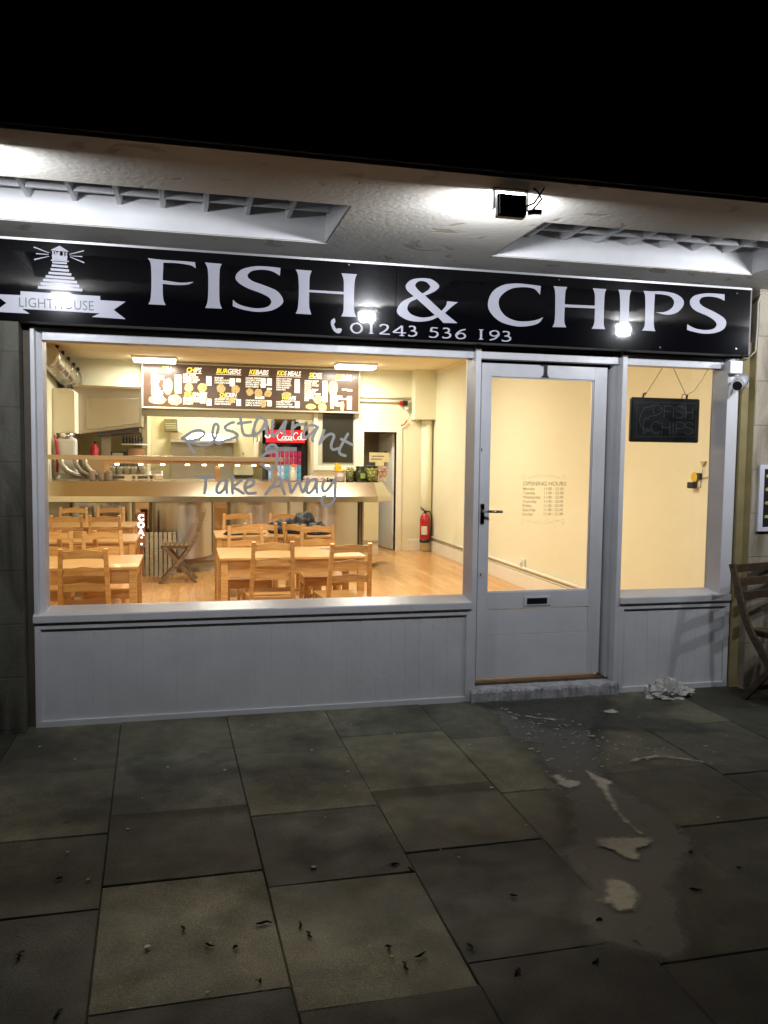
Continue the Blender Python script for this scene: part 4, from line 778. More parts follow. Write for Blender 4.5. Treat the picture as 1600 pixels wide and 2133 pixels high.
# dark LED board hanging inside the right window
ls = thing("led_sign", "unlit black LED board with dotted FISH CHIPS and a fish, hanging in the right window", "LED sign", (0, 0, 0))
obj("sign_case", MB().box(2.888, 3.412, .205, .235, 1.645, 1.945), mat("led_case_black", (.006, .009, .009), .3), ls, .012)
dots = MB()
def dot(x, z, s=.0022): dots.prism([(x+s*math.cos(a*math.pi/3), z+s*math.sin(a*math.pi/3)) for a in range(6)], 'y', .2025, .2046)
def dotline(pts, step=.0072):
    acc = 0; 
    for a, b in zip(pts[:-1], pts[1:]):
        l = math.hypot(b[0]-a[0], b[1]-a[1]); 
        while acc <= l: t = acc/l if l else 0; dot(a[0]+(b[0]-a[0])*t, a[1]+(b[1]-a[1])*t); acc += step
        acc -= l
for f in FISH: dotline(smooth_path(f, n=5))
dotline([(2.932, 1.910), (3.380, 1.914), (3.383, 1.688), (2.932, 1.682), (2.932, 1.910)], .0125)
LG = {'F': [[(0,0),(0,1)],[(0,1),(.75,1)],[(0,.52),(.65,.52)]], 'I': [[(.15,0),(.15,1)]], 'H': [[(0,0),(0,1)],[(.75,0),(.75,1)],[(0,.5),(.75,.5)]],
      'S': [[(.78,.82),(.6,.98),(.3,1),(.05,.86),(.08,.62),(.4,.5),(.72,.38),(.8,.15),(.55,0),(.2,0),(0,.18)]], 'C': [[(.8,.8),(.55,1),(.22,.92),(.02,.62),(.02,.35),(.22,.06),(.55,0),(.82,.2)]],
      'P': [[(0,0),(0,1)],[(0,1),(.5,1),(.75,.85),(.75,.62),(.5,.46),(0,.46)]]}
def ledword(w, xs, z0, h, wd):
    for ch, x in zip(w, xs):
        for st in LG[ch]: dotline(smooth_path([(x+a*wd, z0+b*h) for a, b in st], n=5) if len(st) > 2 else [(x+a*wd, z0+b*h) for a, b in st])
ledword("FISH", [3.137, 3.197, 3.224, 3.301], 1.814, .078, .072); ledword("CHIPS", [3.042, 3.124, 3.197, 3.232, 3.297], 1.706, .078, .080)
obj("led_dots", dots, mat("led_dot_grey", (.17, .18, .16), .4), ls)
obj("hanging_cord", MB().tube([(2.993, .215, 1.955), (3.132, .20, 2.18)], .0022, 5).tube([(3.312, .215, 1.955), (3.172, .20, 2.18)], .0022, 5), mat("brown_cord", (.20, .16, .08), .7), ls)
obj("hook", MB().tube([(2.98, .215, 1.944), (2.985, .215, 1.97), (3.0, .215, 1.972)], .006, 6).tube([(3.31, .215, 1.944), (3.315, .215, 1.97)], .007, 6).tube([(3.275, .215, 1.944), (3.275, .215, 1.972), (3.30, .215, 1.975)], .003, 6), BLACK, ls)
pc = obj("power_cable", MB().tube([(3.31, .22, 1.97), (3.37, .22, 2.0), (3.43, .22, 2.08), (3.49, .22, 2.18)], .0018, 5), mat("brown_cord", (.2, .16, .08))); tag(pc, "thin cable running up from the black LED board to the top of the right window", "cable")

# plug and socket on the side pier
pk = thing("plug_adapter", "black plug with a round yellow tag in the socket on the yellow wall", "plug", (3.82, .80, 1.36))
obj("socket_plate", MB().box(-.012, -.001, -.05, .06, -.04, .045), WHITEP, pk, .003)
obj("plug_body", MB().box(-.055, -.0125, -.02, .055, -.05, .0), BLACK, pk, .006)
obj("yellow_tag", MB().lathe([(.038, 0), (.038, .012)], 0, 0, 0, 18), YELLOW, pk); pk.children[-1].rotation_euler = (0, R(-90), 0); pk.children[-1].location = (-.02, .0, .038)
obj("small_box", MB().box(-.03, -.002, -.06, -.025, .02, .07), BLACK, pk, .003)
o = obj("power_cable", MB().tube([(3.81, .74, 1.39), (3.80, .55, 1.41), (3.78, .35, 1.45), (3.775, .2, 1.47)], .003, 5), mat("brown_cord", (.2, .16, .08))); tag(o, "thin cable running from the black plug towards the window edge", "cable")
o = thing("wall_socket", "white socket on the yellow side wall just above the skirting pipe, seen through the door", "socket", (3.93, 4.35, .27))
obj("face_plate", MB().box(-.03, -.001, -.07, .07, -.045, .05), WHITEP, o, .005); obj("plug", MB().box(-.06, -.031, -.03, .03, -.03, .02), WHITEP, o, .006)
o = thing("wall_hook", "small grey bracket with a short pull cord on the yellow wall above the plug", "bracket", (3.82, .72, 1.50))
obj("bracket_plate", MB().prism([(-.03, .02), (.03, .02), (.0, -.02)], 'x', -.02, -.001), mat("beige_plastic", (.5, .42, .25), .5), o); obj("pull_cord", MB().tube([(-.012, 0, -.02), (-.012, 0, -.07)], .0025, 5), mat("brown_cord", (.2, .16, .08)), o)

# handwriting on the inside of the large window
wr = MB()
for k, st in enumerate(WRITING): ribbon(wr, smooth_path(st, n=6), .1545 - k*.0002, .0170)
o = obj("window_lettering", wr, VINYL2, winL)

# ------------------------------------------------------------------ ceiling lights
def ceiling_light(x, y, label, first=None):
    if first:
        t = copy_tree(first); t.location = (x, y, CZ); t["label"] = label; return t
    t = thing("ceiling_light", label, "ceiling light", (x, y, CZ), 0, "flat ceiling lights in the shop")
    obj("housing", MB().box(-.31, .31, -.16, .16, -.03, -.0005), PAINT_IN, t, .004)
    obj("diffuser", MB().prism([(-.15, -.0305), (.15, -.0305), (.13, -.075), (-.13, -.075)], 'x', -.295, .295), mat("lit_diffuser", (1, 1, 1), .5, emit=(1, .93, .78), estr=9), t, .006)
    ld = bpy.data.lights.new("ceiling_panel_lamp", 'AREA'); ld.shape = 'RECTANGLE'; ld.size = .58; ld.size_y = .27; ld.energy = PANEL_W; ld.color = WARM
    lo = bpy.data.objects.new("lamp_light", ld); S.collection.objects.link(lo); lo.parent = t; lo.location = (0, 0, -.079)
    return t
cl = ceiling_light(-.46, 7.75, "left ceiling light in front of the menu board, above its FISH column")
ceiling_light(2.50, 7.60, "right ceiling light in front of the menu board, above its DRINKS column", cl)
for x, y, lb in ((-.2, 1.1, "ceiling light just inside the window above the left row of tables"), (1.5, 1.0, "ceiling light just inside the front door"),
                 (.5, 4.6, "ceiling light in the middle of the room above the furthest tables"), (2.2, 4.7, "ceiling light by the yellow side wall halfway down the room"),
                 (.4, 9.6, "ceiling light in the kitchen behind the counter")):
    ceiling_light(x, y, lb, cl)

# ------------------------------------------------------------------ tables and chairs
def make_table(loc, label, first=None):
    if first: t = copy_tree(first); t.location = loc; t["label"] = label; return t
    t = thing("dining_table", label, "table", loc, 0, "pine dining tables")
    w, dd, hh = .592, .372, .74
    obj("tabletop", MB().box(-w, w, -dd, dd, hh-.021, hh), PINE, t, .003)
    obj("apron", MB().box(-w+.06, w-.06, -dd+.028, -dd+.046, hh-.125, hh-.0215).box(-w+.06, w-.06, dd-.046, dd-.028, hh-.125, hh-.0215)
        .box(-w+.028, -w+.046, -dd+.06, dd-.06, hh-.125, hh-.0215).box(w-.046, w-.028, -dd+.06, dd-.06, hh-.125, hh-.0215), PINE, t)
    for sx in (-1, 1):
        for sy in (-1, 1): obj("leg", MB().box(sx*(w-.012), sx*(w-.066), sy*(dd-.012), sy*(dd-.066), 0, hh-.0215), PINE, t, .003)
    return t
tb = make_table((.835, 2.128, FZ), "pine table nearest the window in the right row, bare top between four chairs")
make_table((.86, 3.82, FZ), "pine table in the right row with dark coats lying on it", tb)
make_table((-.94, 1.715, FZ), "pine table nearest the window in the left row", tb)
make_table((-1.06, 3.53, FZ), "middle pine table of the left row", tb)
make_table((-1.17, 5.08, FZ), "pine table in the left row nearest the counter", tb)

def make_chair():
    # local frame: sitter faces +y, origin on the floor under the back posts' middle; back plane near y = 0
    t = thing("dining_chair", "x", "chair", (0, 0, 0), 0, "pine chairs around the tables")
    H = .885; wt = .33; ws = .36
    for s in (-1, 1):
        mb = MB(); p = [(s*(ws/2-.016), .045, 0), (s*(ws/2-.016), .06, .43), (s*(wt/2-.016), -.012, H)]
        for a, b in zip(p[:-1], p[1:]): mb.bar(a, b, .032, .034, up=(0, 1, 0))
        obj("back_leg", mb, PINE, t, .003)
        obj("leg", MB().bar((s*.185, .43, 0), (s*.185, .43, .43), .034, .034, up=(0, 1, 0)), PINE, t, .003)
    for zt in (.868, .745, .632):
        f = lambda z: (.06 + (z-.43)/(H-.43)*(-.072)); hw = lambda z: (ws/2 - .032) + (z-.43)/(H-.43)*(wt-ws)/2
        n = 10; mb = MB(); k = 0
        for i in range(n+1):
            u = -1 + 2*i/n; x = u*hw(zt-.03); bow = -.012*(1-u*u); top = zt + .011*math.exp(-(u/.45)**2) - .004*(u*u); bot = zt-.058 + .007*(1-u*u)
            y0 = f(zt-.03) + bow
            mb.v += [(x, y0-.008, bot), (x, y0+.008, bot), (x, y0+.008, top), (x, y0-.008, top)]
        for i in range(n):
            a = i*4
            for q in range(4): mb.f.append((a+q, a+4+q, a+4+(q+1) % 4, a+(q+1) % 4)); mb.sm.append(False)
        mb.f.append((0, 1, 2, 3)); mb.f.append((n*4+3, n*4+2, n*4+1, n*4)); mb.sm += [False, False]
        obj("back_rail", mb, PINE, t)
    obj("seat", MB().prism([(-.185, .045), (.185, .045), (.21, .455), (-.21, .455)], 'z', .431, .449), PINE, t, .004)
    obj("seat_frame", MB().box(-.165, .165, .418, .436, .36, .4305).box(-.19, -.172, .08, .41, .36, .4305).box(.172, .19, .08, .41, .36, .4305).box(-.15, .15, .052, .068, .37, .4305), PINE, t)
    obj("stretcher", MB().box(-.193, -.175, .07, .42, .16, .19).box(.175, .193, .07, .42, .16, .19), PINE, t)
    return t
ch0 = make_chair()
CH = [(.646, 1.60, 0, "left chair tucked in on the window side of the right row's nearest table"),
      (1.225, 1.40, 2, "rightmost chair, on the window side of the nearest right table"),
      (.531, 3.02, 180, "left chair facing the window behind the right row's nearest table"),
      (1.221, 3.06, 182, "right chair facing the window behind the right row's nearest table"),
      (.70, 3.36, 0, "chair tucked in under the coat table behind the left one that faces the window"),
      (1.03, 3.30, -58, "chair turned sideways beside the dark coats"),
      (.557, 4.75, 180, "left chair at the far side of the table with the dark coats"),
      (1.083, 4.74, 180, "right chair at the far side of the table with the dark coats"),
      (-.713, 1.27, 0, "large pine chair nearest the window in the left row, its whole back in view"),
      (-.713, 2.60, 192, "slightly turned chair facing the window behind the left row's nearest table"),
      (-.93, 2.70, -10, "chair at the window side of the left row's middle table, turned a little left"),
      (-1.12, 2.62, 180, "chair by the left edge of the window behind the left row's nearest table"),
      (-.87, 4.50, 0, "right chair at the window side of the left row's furthest table"),
      (-1.26, 4.50, 0, "left chair at the window side of the left row's furthest table"),
      (-.93, 5.93, 180, "right chair of the left row standing against the counter"),
      (-1.37, 5.93, 180, "left chair of the left row standing against the counter")]
for k, (x, y, a, lb) in enumerate(CH):
    c = ch0 if k == 0 else copy_tree(ch0)
    c.location = (x, y, FZ); c.rotation_euler = (0, 0, R(a)); c["label"] = lb

# coats and small things on the tables
COAT = mat("black_nylon", (.010, .011, .014), .55, vary=.3, vscale=14); NAVY = mat("navy_cloth", (.012, .013, .035), .7, vary=.3)
TT = FZ + .741
def coat(parts, m, label, seed):
    mb = MB(); import mathutils
    for (cx, cy, rx, ry, rz) in parts:
        nu, nv = 36, 14; k = len(mb.v)
        for i in range(nv+1):
            ph = math.pi/2*i/nv
            for j in range(nu):
                th = 2*math.pi*j/nu; d = Vector((math.cos(th)*math.cos(ph), math.sin(th)*math.cos(ph), math.sin(ph)))
                n = mathutils.noise.fractal(d*2.6+Vector((seed+cx, cy, 0)), 1.0, 2.0, 4); f = 1+.22*n; fold = .05*math.sin(6*th+3*n)*math.cos(ph)
                mb.v.append((cx+d.x*rx*(f+fold), cy+d.y*ry*(f+fold), TT+.001+max(0, d.z)*rz*(1+.5*n+fold)))
        for i in range(nv):
            for j in range(nu): mb.f.append((k+i*nu+j, k+i*nu+(j+1) % nu, k+(i+1)*nu+(j+1) % nu, k+(i+1)*nu+j)); mb.sm.append(True)
        mb.f.append(tuple(range(k+nu-1, k-1, -1))); mb.sm.append(False)
    return tag(obj("coat", mb, m), label, "coat")
coat([(.98, 3.85, .16, .15, .12), (1.18, 3.80, .17, .16, .18), (1.30, 3.66, .14, .12, .10)], COAT, "black padded coat heaped on the table behind the nearest right table", 3)
coat([(.47, 3.70, .10, .09, .04), (.64, 3.74, .13, .08, .035)], NAVY, "folded navy blue cloth at the left end of the coat table", 9)
o = obj("paper_scrap", MB().prism([(1.12, 2.30), (1.19, 2.26), (1.24, 2.30), (1.17, 2.35)], 'z', TT+.001, TT+.004).prism([(1.18, 2.28), (1.25, 2.27), (1.22, 2.31)], 'z', TT+.005, TT+.008), mat("crumpled_grey_paper", (.30, .28, .22), .8)); tag(o, "small crumpled scrap of paper on the nearest right table", "paper")
# ------------------------------------------------------------------ serving counter
ct = thing("serving_counter", "long stainless steel takeaway counter with curved front panels across the back of the room", "counter")
prof = [(6.12, 1.171), (6.0, .985), (5.995, .915), (6.03, .905), (6.30, .905), (6.30, 1.10), (6.9, 1.10), (6.9, 1.171)]
# lip swept along the front, then mitred round the right end
def sweep(poly, path):
    mb = MB(); n = len(poly); k0 = 0
    for (ox, oy, sx, sy) in path:   # offset from the front line: x = ox + d*sx, y = oy + d*sy, d = depth behind the lip
        for d, z in poly: mb.v.append((ox + d*sx, oy + d*sy, z))
    for i in range(len(path)-1):
        for j in range(n): a = i*n+j; b = i*n+(j+1) % n; mb.f.append((a, b, b+n, a+n)); mb.sm.append(False)
    mb.f.append(tuple(range(n))); mb.f.append(tuple((len(path)-1)*n+j for j in range(n-1, -1, -1))); mb.sm += [False, False]
    return mb
lip = [(.12, 1.171), (.0, .985), (-.004, .915), (.03, .905), (.16, .905), (.16, 1.171)]
path = [(-1.845, 6.0, 0, 1), (2.50, 6.0, -.25, 1), (2.76, 6.28, -1, .35), (2.76, 7.2, -1, 0)]
obj("front_lip", sweep(lip, path), STEELH, ct)
obj("worktop", MB().prism([(-1.845, 6.145), (2.44, 6.145), (2.62, 6.36), (2.62, 7.2), (-1.845, 7.2)], 'z', 1.13, 1.1695), STEELH, ct)
obj("body", MB().prism([(-1.845, 6.28), (2.33, 6.28), (2.52, 6.50), (2.52, 7.1), (-1.845, 7.1)], 'z', .12, 1.125), STEELD, ct)
obj("plinth", MB().prism([(-1.845, 6.34), (2.30, 6.34), (2.47, 6.54), (2.47, 7.05), (-1.845, 7.05)], 'z', FZ, .12), mat("beige_plinth", (.42, .36, .25), .7), ct)
for a, b in ((-1.46, -.664), (-.485, .341), (.512, 1.345), (1.53, 2.30)):
    mb = MB(); n = 20; w = b - a
    for i in range(n+1):
        u = -1 + 2*i/n; x = a + w*i/n; y = 6.275 - .155*math.sqrt(max(0, 1-u*u*.96)); zb = .16 + .05*(u*u)
        mb.v += [(x, y, zb), (x, y, .904)]
    for i in range(n): mb.f.append((2*i, 2*i+2, 2*i+3, 2*i+1)); mb.sm.append(True)
    k = len(mb.v); mb.v += [(a, 6.279, .21), (a, 6.279, .904), (b, 6.279, .21), (b, 6.279, .904)]
    mb.f += [(0, 1, k+1, k), (2*n, k+2, k+3, 2*n+1)]; mb.sm += [False, False]
    obj("curved_panel", mb, STEEL, ct)
for a, b in ((-.66, -.489), (.345, .508), (1.349, 1.526)):
    obj("flat_panel", MB().box(a, b, 6.262, 6.279, .14, .904), MIRROR, ct, .002)
obj("end_panel", MB().prism([(2.335, 6.235), (2.355, 6.215), (2.625, 6.47), (2.625, 6.50), (2.625, 7.1), (2.53, 7.1), (2.53, 6.49)], 'z', FZ+.06, .904), MIRROR, ct)
obj("trim_strip", MB().box(2.302, 2.318, 6.245, 6.279, .14, .904), mat("dark_trim", (.14, .10, .05), .5), ct)
# heated gantry over the counter
gt = thing("heated_gantry", "steel heated shelf over the counter with a row of glowing lamps under it", "heated shelf")
obj("shelf", MB().box(-1.75, 1.262, 6.40, 6.80, 1.452, 1.486), STEELH, gt, .003)
obj("fascia", MB().box(-1.75, 1.262, 6.385, 6.3995, 1.436, 1.496), mat("gantry_brown_steel", (.50, .38, .26), .3, .9), gt, .002)
obj("lamp_housing", MB().box(-1.06, 1.20, 6.46, 6.60, 1.392, 1.4515), mat("copper_tint_steel", (.62, .36, .20), .3, .9), gt)
for x in (-1.06, .37, 1.14):
    obj("post", MB().box(x, x+.06, 6.50, 6.56, 1.1705, 1.3915), mat("copper_tint_steel", (.62, .36, .20)), gt, .002)
HEAT = mat("lit_heat_lamp", (1, .8, .5), .4, emit=(1, .62, .26), estr=26)
for x in (-.90, -.60, -.32, .0, .22, .44, .66, .88, 1.06):
    obj("heat_lamp", MB().lathe([(.026, 0), (.030, .010), (.024, .018)], x, 6.50, 1.373, 14), HEAT, gt)
hl = bpy.data.lights.new("heat_lamp_glow", 'AREA'); hl.shape = 'RECTANGLE'; hl.size = 2.1; hl.size_y = .06; hl.energy = 7; hl.color = (1, .62, .3)
ho = bpy.data.objects.new("lamp_light", hl); S.collection.objects.link(ho); ho.parent = gt; ho.location = (.07, 6.50, 1.365)
obj("sneeze_glass", MB().box(-1.05, 1.20, 6.402, 6.407, 1.19, 1.434), GLASS, gt)

# stacks of plastic tubs, machines and bottles on or behind the counter
TUB = mat("clear_plastic_tub", (.62, .50, .42), .25, vary=.12, vscale=30); ZT = 1.1705
for k, x in enumerate((-1.19, -1.08, -.98)):
    m = MB()
    for j in range(6 - (k == 1)): m.lathe([(.036, 0), (.040, .019), (.043, .021)], x, 6.34, ZT + j*.0205, 16)
    tag(obj("tub_stack", m, TUB), "stack of clear plastic tubs at the left end of the counter", "tub stack", "stacks of tubs on the counter")
cm = thing("coffee_machine", "small steel coffee machine with round knobs behind the counter glass", "coffee machine", (-.73, 7.0, ZT-.1))
obj("base_box", MB().box(-.36, .30, -.16, .16, .08, .17), STEELH, cm, .004)
kb = MB()
for x in (-.32, .02, .25): kb.tube([(x, -.162, .13), (x, -.185, .13)], .022, 14)
obj("knob", kb, mat("brown_knob", (.09, .03, .015), .4), cm)
obj("display", MB().box(-.27, -.10, -.165, -.1605, .112, .15).box(.07, .20, -.165, -.1605, .112, .15), BLACK, cm)
for k, x in enumerate((-1.0, -.90, -.81, -.72, -.60)):
    m = MB().lathe([(.028, 0), (.040, .07), (.041, .10), (.038, .10), (.030, .02)], x, 7.0, ZT+.072, 14)
    tag(obj("cup", m, WHITEP), "upturned white cup on the coffee machine behind the counter", "cup", "white cups on the coffee machine")
gw = thing("white_till", "small white till standing behind the counter right of the cups", "till", (-.42, 6.95, ZT))
obj("till_body", MB().prism([(-.1, 0), (.1, 0), (.1, .12), (-.02, .10), (-.1, .06)], 'x', -.09, .09), WHITEP, gw, .006); obj("screen", MB().box(-.07, .07, -.03, .0, .105, .17), mat("bright_label", (.7, .72, .62), .5), gw, .003)
sp = thing("spray_bottle", "white spray bottle with an orange trigger on the counter", "spray bottle", (1.40, 6.42, ZT))
obj("bottle", MB().lathe([(.042, 0), (.045, .02), (.043, .12), (.030, .16), (.014, .185), (.014, .20)], 0, 0, 0, 16), mat("cream_bottle", (.68, .62, .48), .4), sp)
obj("trigger", MB().box(-.02, .045, -.012, .012, .20, .235).bar((.03, 0, .205), (.05, 0, .165), .014, .012).box(.045, .062, -.008, .008, .215, .23), mat("orange_plastic", (.75, .16, .04), .4), sp, .003)
cl_ = crumple("cloth", mat("pale_cloth", (.60, .46, .42), .9, vary=.12, vscale=12), 1.70, 6.42, ZT, .17, .10, .075, 13, .4); tag(cl_, "crumpled pale pink cloth lying on the counter right of the spray bottle", "cloth")
o = crumple("wallet_bundle", mat("dark_blue_plastic", (.02, .025, .06), .3), 1.90, 6.40, ZT, .075, .05, .045, 21, .4, 24, 8); tag(o, "small dark blue bundle on the counter left of the jars", "bundle")
def jar(name, label, x, y, prof, m, content=None, cm_=None, lid=None, lm=None, lab=None):
    t = thing(name, label, "jar", (x, y, ZT)); obj("glass", MB().lathe(prof, 0, 0, 0, 20), m, t)
    if content: obj("contents", content, cm_, t)
    if lid: obj("lid", MB().lathe(lid, 0, 0, 0, 20), lm, t)
    if lab: obj("label_sticker", lab[0], lab[1], t)
    return t
def arc_label(r, z0, z1, a0, a1):
    mb = MB(); n = 8
    for i in range(n+1):
        a = R(a0+(a1-a0)*i/n); mb.v += [(r*math.cos(a), r*math.sin(a), z0), (r*math.cos(a), r*math.sin(a), z1)]
    for i in range(n): mb.f.append((2*i, 2*i+2, 2*i+3, 2*i+1)); mb.sm.append(True)
    return mb
jar("jar", "squat jar with a pink label and a yellow lid on the counter", 2.05, 6.40, [(.066, 0), (.070, .01), (.070, .12), (.060, .135)], mat("pink_tub", (.55, .38, .30), .4, vary=.25, vscale=40), None, None, [(.066, .137), (.070, .14), (.070, .165), (.066, .168)], YELLOW, (arc_label(.0712, .07, .115, -130, -50), WHITEP))
o = crumple("yellow_wrapper", YELLOW, 2.02, 6.40, ZT+.169, .05, .03, .075, 4, .5, 20, 8); tag(o, "scrunched yellow wrapper on top of the yellow lidded jar", "wrapper")
def eggs(rad, rows, per, er, z0, R0=0.0):
    mb = MB(); r = random.Random(5)
    for j in range(rows):
        for i in range(per):
            a = 2*math.pi*i/per + j*.5; cx, cy, cz = rad*math.cos(a), rad*math.sin(a), z0 + j*er*1.75
            k = len(mb.v); nu, nv = 8, 6
            for q in range(nv+1):
                ph = -math.pi/2+math.pi*q/nv
                for w in range(nu): th = 2*math.pi*w/nu; mb.v.append((cx+er*math.cos(ph)*math.cos(th), cy+er*math.cos(ph)*math.sin(th), cz+er*math.sin(ph)))
            for q in range(nv):
                for w in range(nu): mb.f.append((k+q*nu+w, k+q*nu+(w+1) % nu, k+(q+1)*nu+(w+1) % nu, k+(q+1)*nu+w)); mb.sm.append(True)
    return mb
jp = [(.070, 0), (.078, .01), (.080, .13), (.062, .165), (.055, .175), (.055, .195)]
jar("jar", "clear jar of small pale onions between the yellow lidded and green jars", 2.20, 6.42, [(a*.8, b) for a, b in jp], GLASSJ, eggs(.040, 6, 6, .018, .022), mat("pickled_onion", (.58, .56, .26), .3), [(.046, .196), (.048, .205)], mat("pale_lid", (.6, .62, .45), .4))
jar("jar", "dark green jar of gherkins with a green oval label", 2.335, 6.40, jp, mat("dark_green_glass", (.025, .03, .006), .08, vary=.3, vscale=30), None, None, [(.060, .196), (.062, .215), (.058, .217)], mat("dark_green_lid", (.02, .035, .015), .4), (arc_label(.0815, .05, .12, -95, -30), mat("green_label", (.30, .42, .10), .5, vary=.3, vscale=40)))
jar("jar", "big jar of pale yellow pickled eggs with a black lid", 2.505, 6.42, [(.084, 0), (.090, .01), (.090, .18), (.074, .20)], GLASSJ, eggs(.056, 4, 6, .028, .03), mat("pickled_egg", (.74, .66, .24), .35), [(.076, .201), (.079, .205), (.079, .222), (.074, .224)], BLACK)
sj = thing("sweet_box", "clear box of red and white wrapped sachets at the right end of the counter", "box", (2.655, 6.47, ZT))
obj("box_body", MB().box(-.065, .065, -.06, .06, 0, .215), mat("cream_box", (.62, .54, .40), .5), sj, .004)
r = random.Random(8); wr_ = {0: MB(), 1: MB(), 2: MB()}
for k in range(70):
    x, z, a, l = r.uniform(-.055, .055), r.uniform(.012, .20), r.uniform(0, 3.1), r.uniform(.012, .026)
    wr_[k % 3].bar((x-l*math.cos(a), -.0625-.001*(k % 5), z-l*math.sin(a)), (x+l*math.cos(a), -.0625-.001*(k % 5), z+l*math.sin(a)), .003, .009, up=(0, 0, 1))
obj("red_sachets", wr_[0], RED, sj); obj("white_sachets", wr_[1], WHITEP, sj); obj("green_sachets", wr_[2], mat("olive_print", (.35, .33, .08), .5), sj)
cs = thing("card_sign", "cream card notice propped on the jars at the right end of the counter", "notice", (2.62, 6.47, ZT+.225))
obj("card", MB().box(-.14, .15, -.004, .004, .05, .185), mat("cream_card", (.66, .60, .34), .6, vary=.1), cs); obj("card_foot", MB().box(-.05, .07, -.02, .02, .0, .0495), mat("cream_card", (.66, .6, .34)), cs)
cp = MB()
for z, a, b in ((.125, -.10, .07), (.085, -.11, .03)):
    x = a
    while x < b: cp.box(x, x+.017, -.0052, -.0041, z, z+.016); x += .022
obj("card_print", cp, mat("dark_print", (.10, .08, .04), .7), cs)

# slatted wooden panel leaning on the counter, reflected letters built as a glowing sign beside it
pl = thing("slatted_panel", "grey wooden slatted panel leaning upright against the counter left of the folding chair", "slatted panel", (-.365, 5.97, FZ))
for i in range(8): obj("slat", MB().box(-.215+i*.056, -.215+i*.056+.042, -.012, .012, .0, .56), SLATWOOD, pl, .003)
obj("cross_rail", MB().box(-.22, .225, .0125, .03, .10, .14).box(-.22, .225, .0125, .03, .43, .47), SLATWOOD, pl)
nl = thing("reflected_letters", "reflection of stacked letters built as a small upright glowing sign at the left part of the counter front", "reflection", (-.572, 5.93, 0))
LIT = mat("reflected_letter", (1, 1, 1), .5, emit=(1, .86, .82), estr=2.6)  # glow imitates a reflection in the window glass, no sign stands here
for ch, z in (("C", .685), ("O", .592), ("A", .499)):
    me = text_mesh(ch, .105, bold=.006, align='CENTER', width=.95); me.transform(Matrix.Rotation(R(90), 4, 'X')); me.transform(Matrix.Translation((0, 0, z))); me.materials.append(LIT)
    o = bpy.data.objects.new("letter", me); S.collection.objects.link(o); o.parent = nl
obj("reflected_dot", MB().tube([(.006, -.004, .47), (.006, .004, .47)], .012, 10).tube([(.006, -.004, .385), (.006, .004, .385)], .014, 10), LIT, nl)
obj("back_strip", MB().box(-.045, .05, .006, .016, .34, .79), mat("reddish_board", (.30, .12, .06), .5, vary=.3, vscale=20), nl)  # board and stand are added to carry the reflected letters
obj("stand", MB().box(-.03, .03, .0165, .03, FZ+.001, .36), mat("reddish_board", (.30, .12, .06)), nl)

# fire extinguisher on the right wall
fe = thing("fire_extinguisher", "red fire extinguisher hung low in the far right corner of the room", "fire extinguisher", (3.79, 8.10, .13))
obj("cylinder", MB().lathe([(.080, .0), (.086, .02), (.086, .37), (.072, .43), (.035, .47), (.028, .48)], 0, 0, 0, 24), RED, fe)
obj("base_ring", MB().lathe([(.0875, -.004), (.0885, .05)], 0, 0, 0, 24), BLACK, fe)
obj("valve", MB().lathe([(.022, .48), (.022, .52)], 0, 0, 0, 12).bar((-.02, -.01, .53), (-.09, -.03, .58), .02, .012).bar((-.02, -.01, .52), (-.085, -.03, .545), .02, .01), BLACK, fe)
obj("hose", MB().tube([(.02, 0, .50), (.07, -.01, .51), (.105, -.01, .44), (.112, -.01, .30), (.10, -.01, .18), (.085, -.02, .12)], .011, 8), BLACK, fe)
obj("label_sticker", arc_label(.0872, .13, .27, -150, -80), mat("cream_label", (.66, .6, .5), .5), fe)
obj("wall_bracket", MB().box(-.02, .02, .07, .10, .25, .35), BLACK, fe)
sn = thing("wall_sensor", "small untidy black, red and white alarm unit with loose wires beside the boxed pillar", "alarm unit", (3.47, 8.25, 2.34))
obj("unit_body", MB().box(-.05, .03, -.04, .03, .02, .10), BLACK, sn, .006); obj("red_cover", MB().box(-.10, -.052, -.035, .02, .02, .09), RED, sn, .005); obj("white_horn", MB().lathe([(.02, 0), (.05, .05)], .02, -.02, -.06, 12), WHITEP, sn)
obj("loose_wire", MB().tube([(.03, -.03, .02), (.075, -.05, -.05), (.06, -.04, -.16), (.03, -.03, -.22)], .004, 5).tube([(.0, -.03, .0), (.04, -.04, -.10), (.09, -.03, .08)], .004, 5), mat("grey_wire", (.3, .28, .22), .6), sn)
o = obj("red_ribbon", MB().tube([(3.40, 8.262, 2.03), (3.46, 8.258, 2.06), (3.50, 8.26, 2.12)], .012, 5), mat("orange_ribbon", (.6, .10, .03), .6)); tag(o, "small orange red ribbon pinned over the corner of the back doorway", "ribbon")

# ------------------------------------------------------------------ drinks fridge
fg = thing("drinks_fridge", "black drinks fridge with a bright red header full of cans behind the counter", "fridge", (1.62, 9.25, FZ))
X0f, X1f = -.36, .325
obj("cabinet", MB().box(X0f, X1f, -.34, .30, .0, .10).box(X0f, X0f+.045, -.34, .30, .10, 1.98).box(X1f-.085, X1f, -.34, .30, .10, 1.98).box(X0f, X1f, -.33, .30, 1.74, 1.98).box(X0f+.045, X1f-.085, .26, .30, .10, 1.74), BLACKM, fg, .004)
REDH = mat("lit_red_header", (.6, .01, .02), .3, emit=(.85, .012, .03), estr=.85)
obj("header", MB().box(X0f+.005, X1f-.035, -.36, -.3405, 1.765, 1.975), REDH, fg, .004)
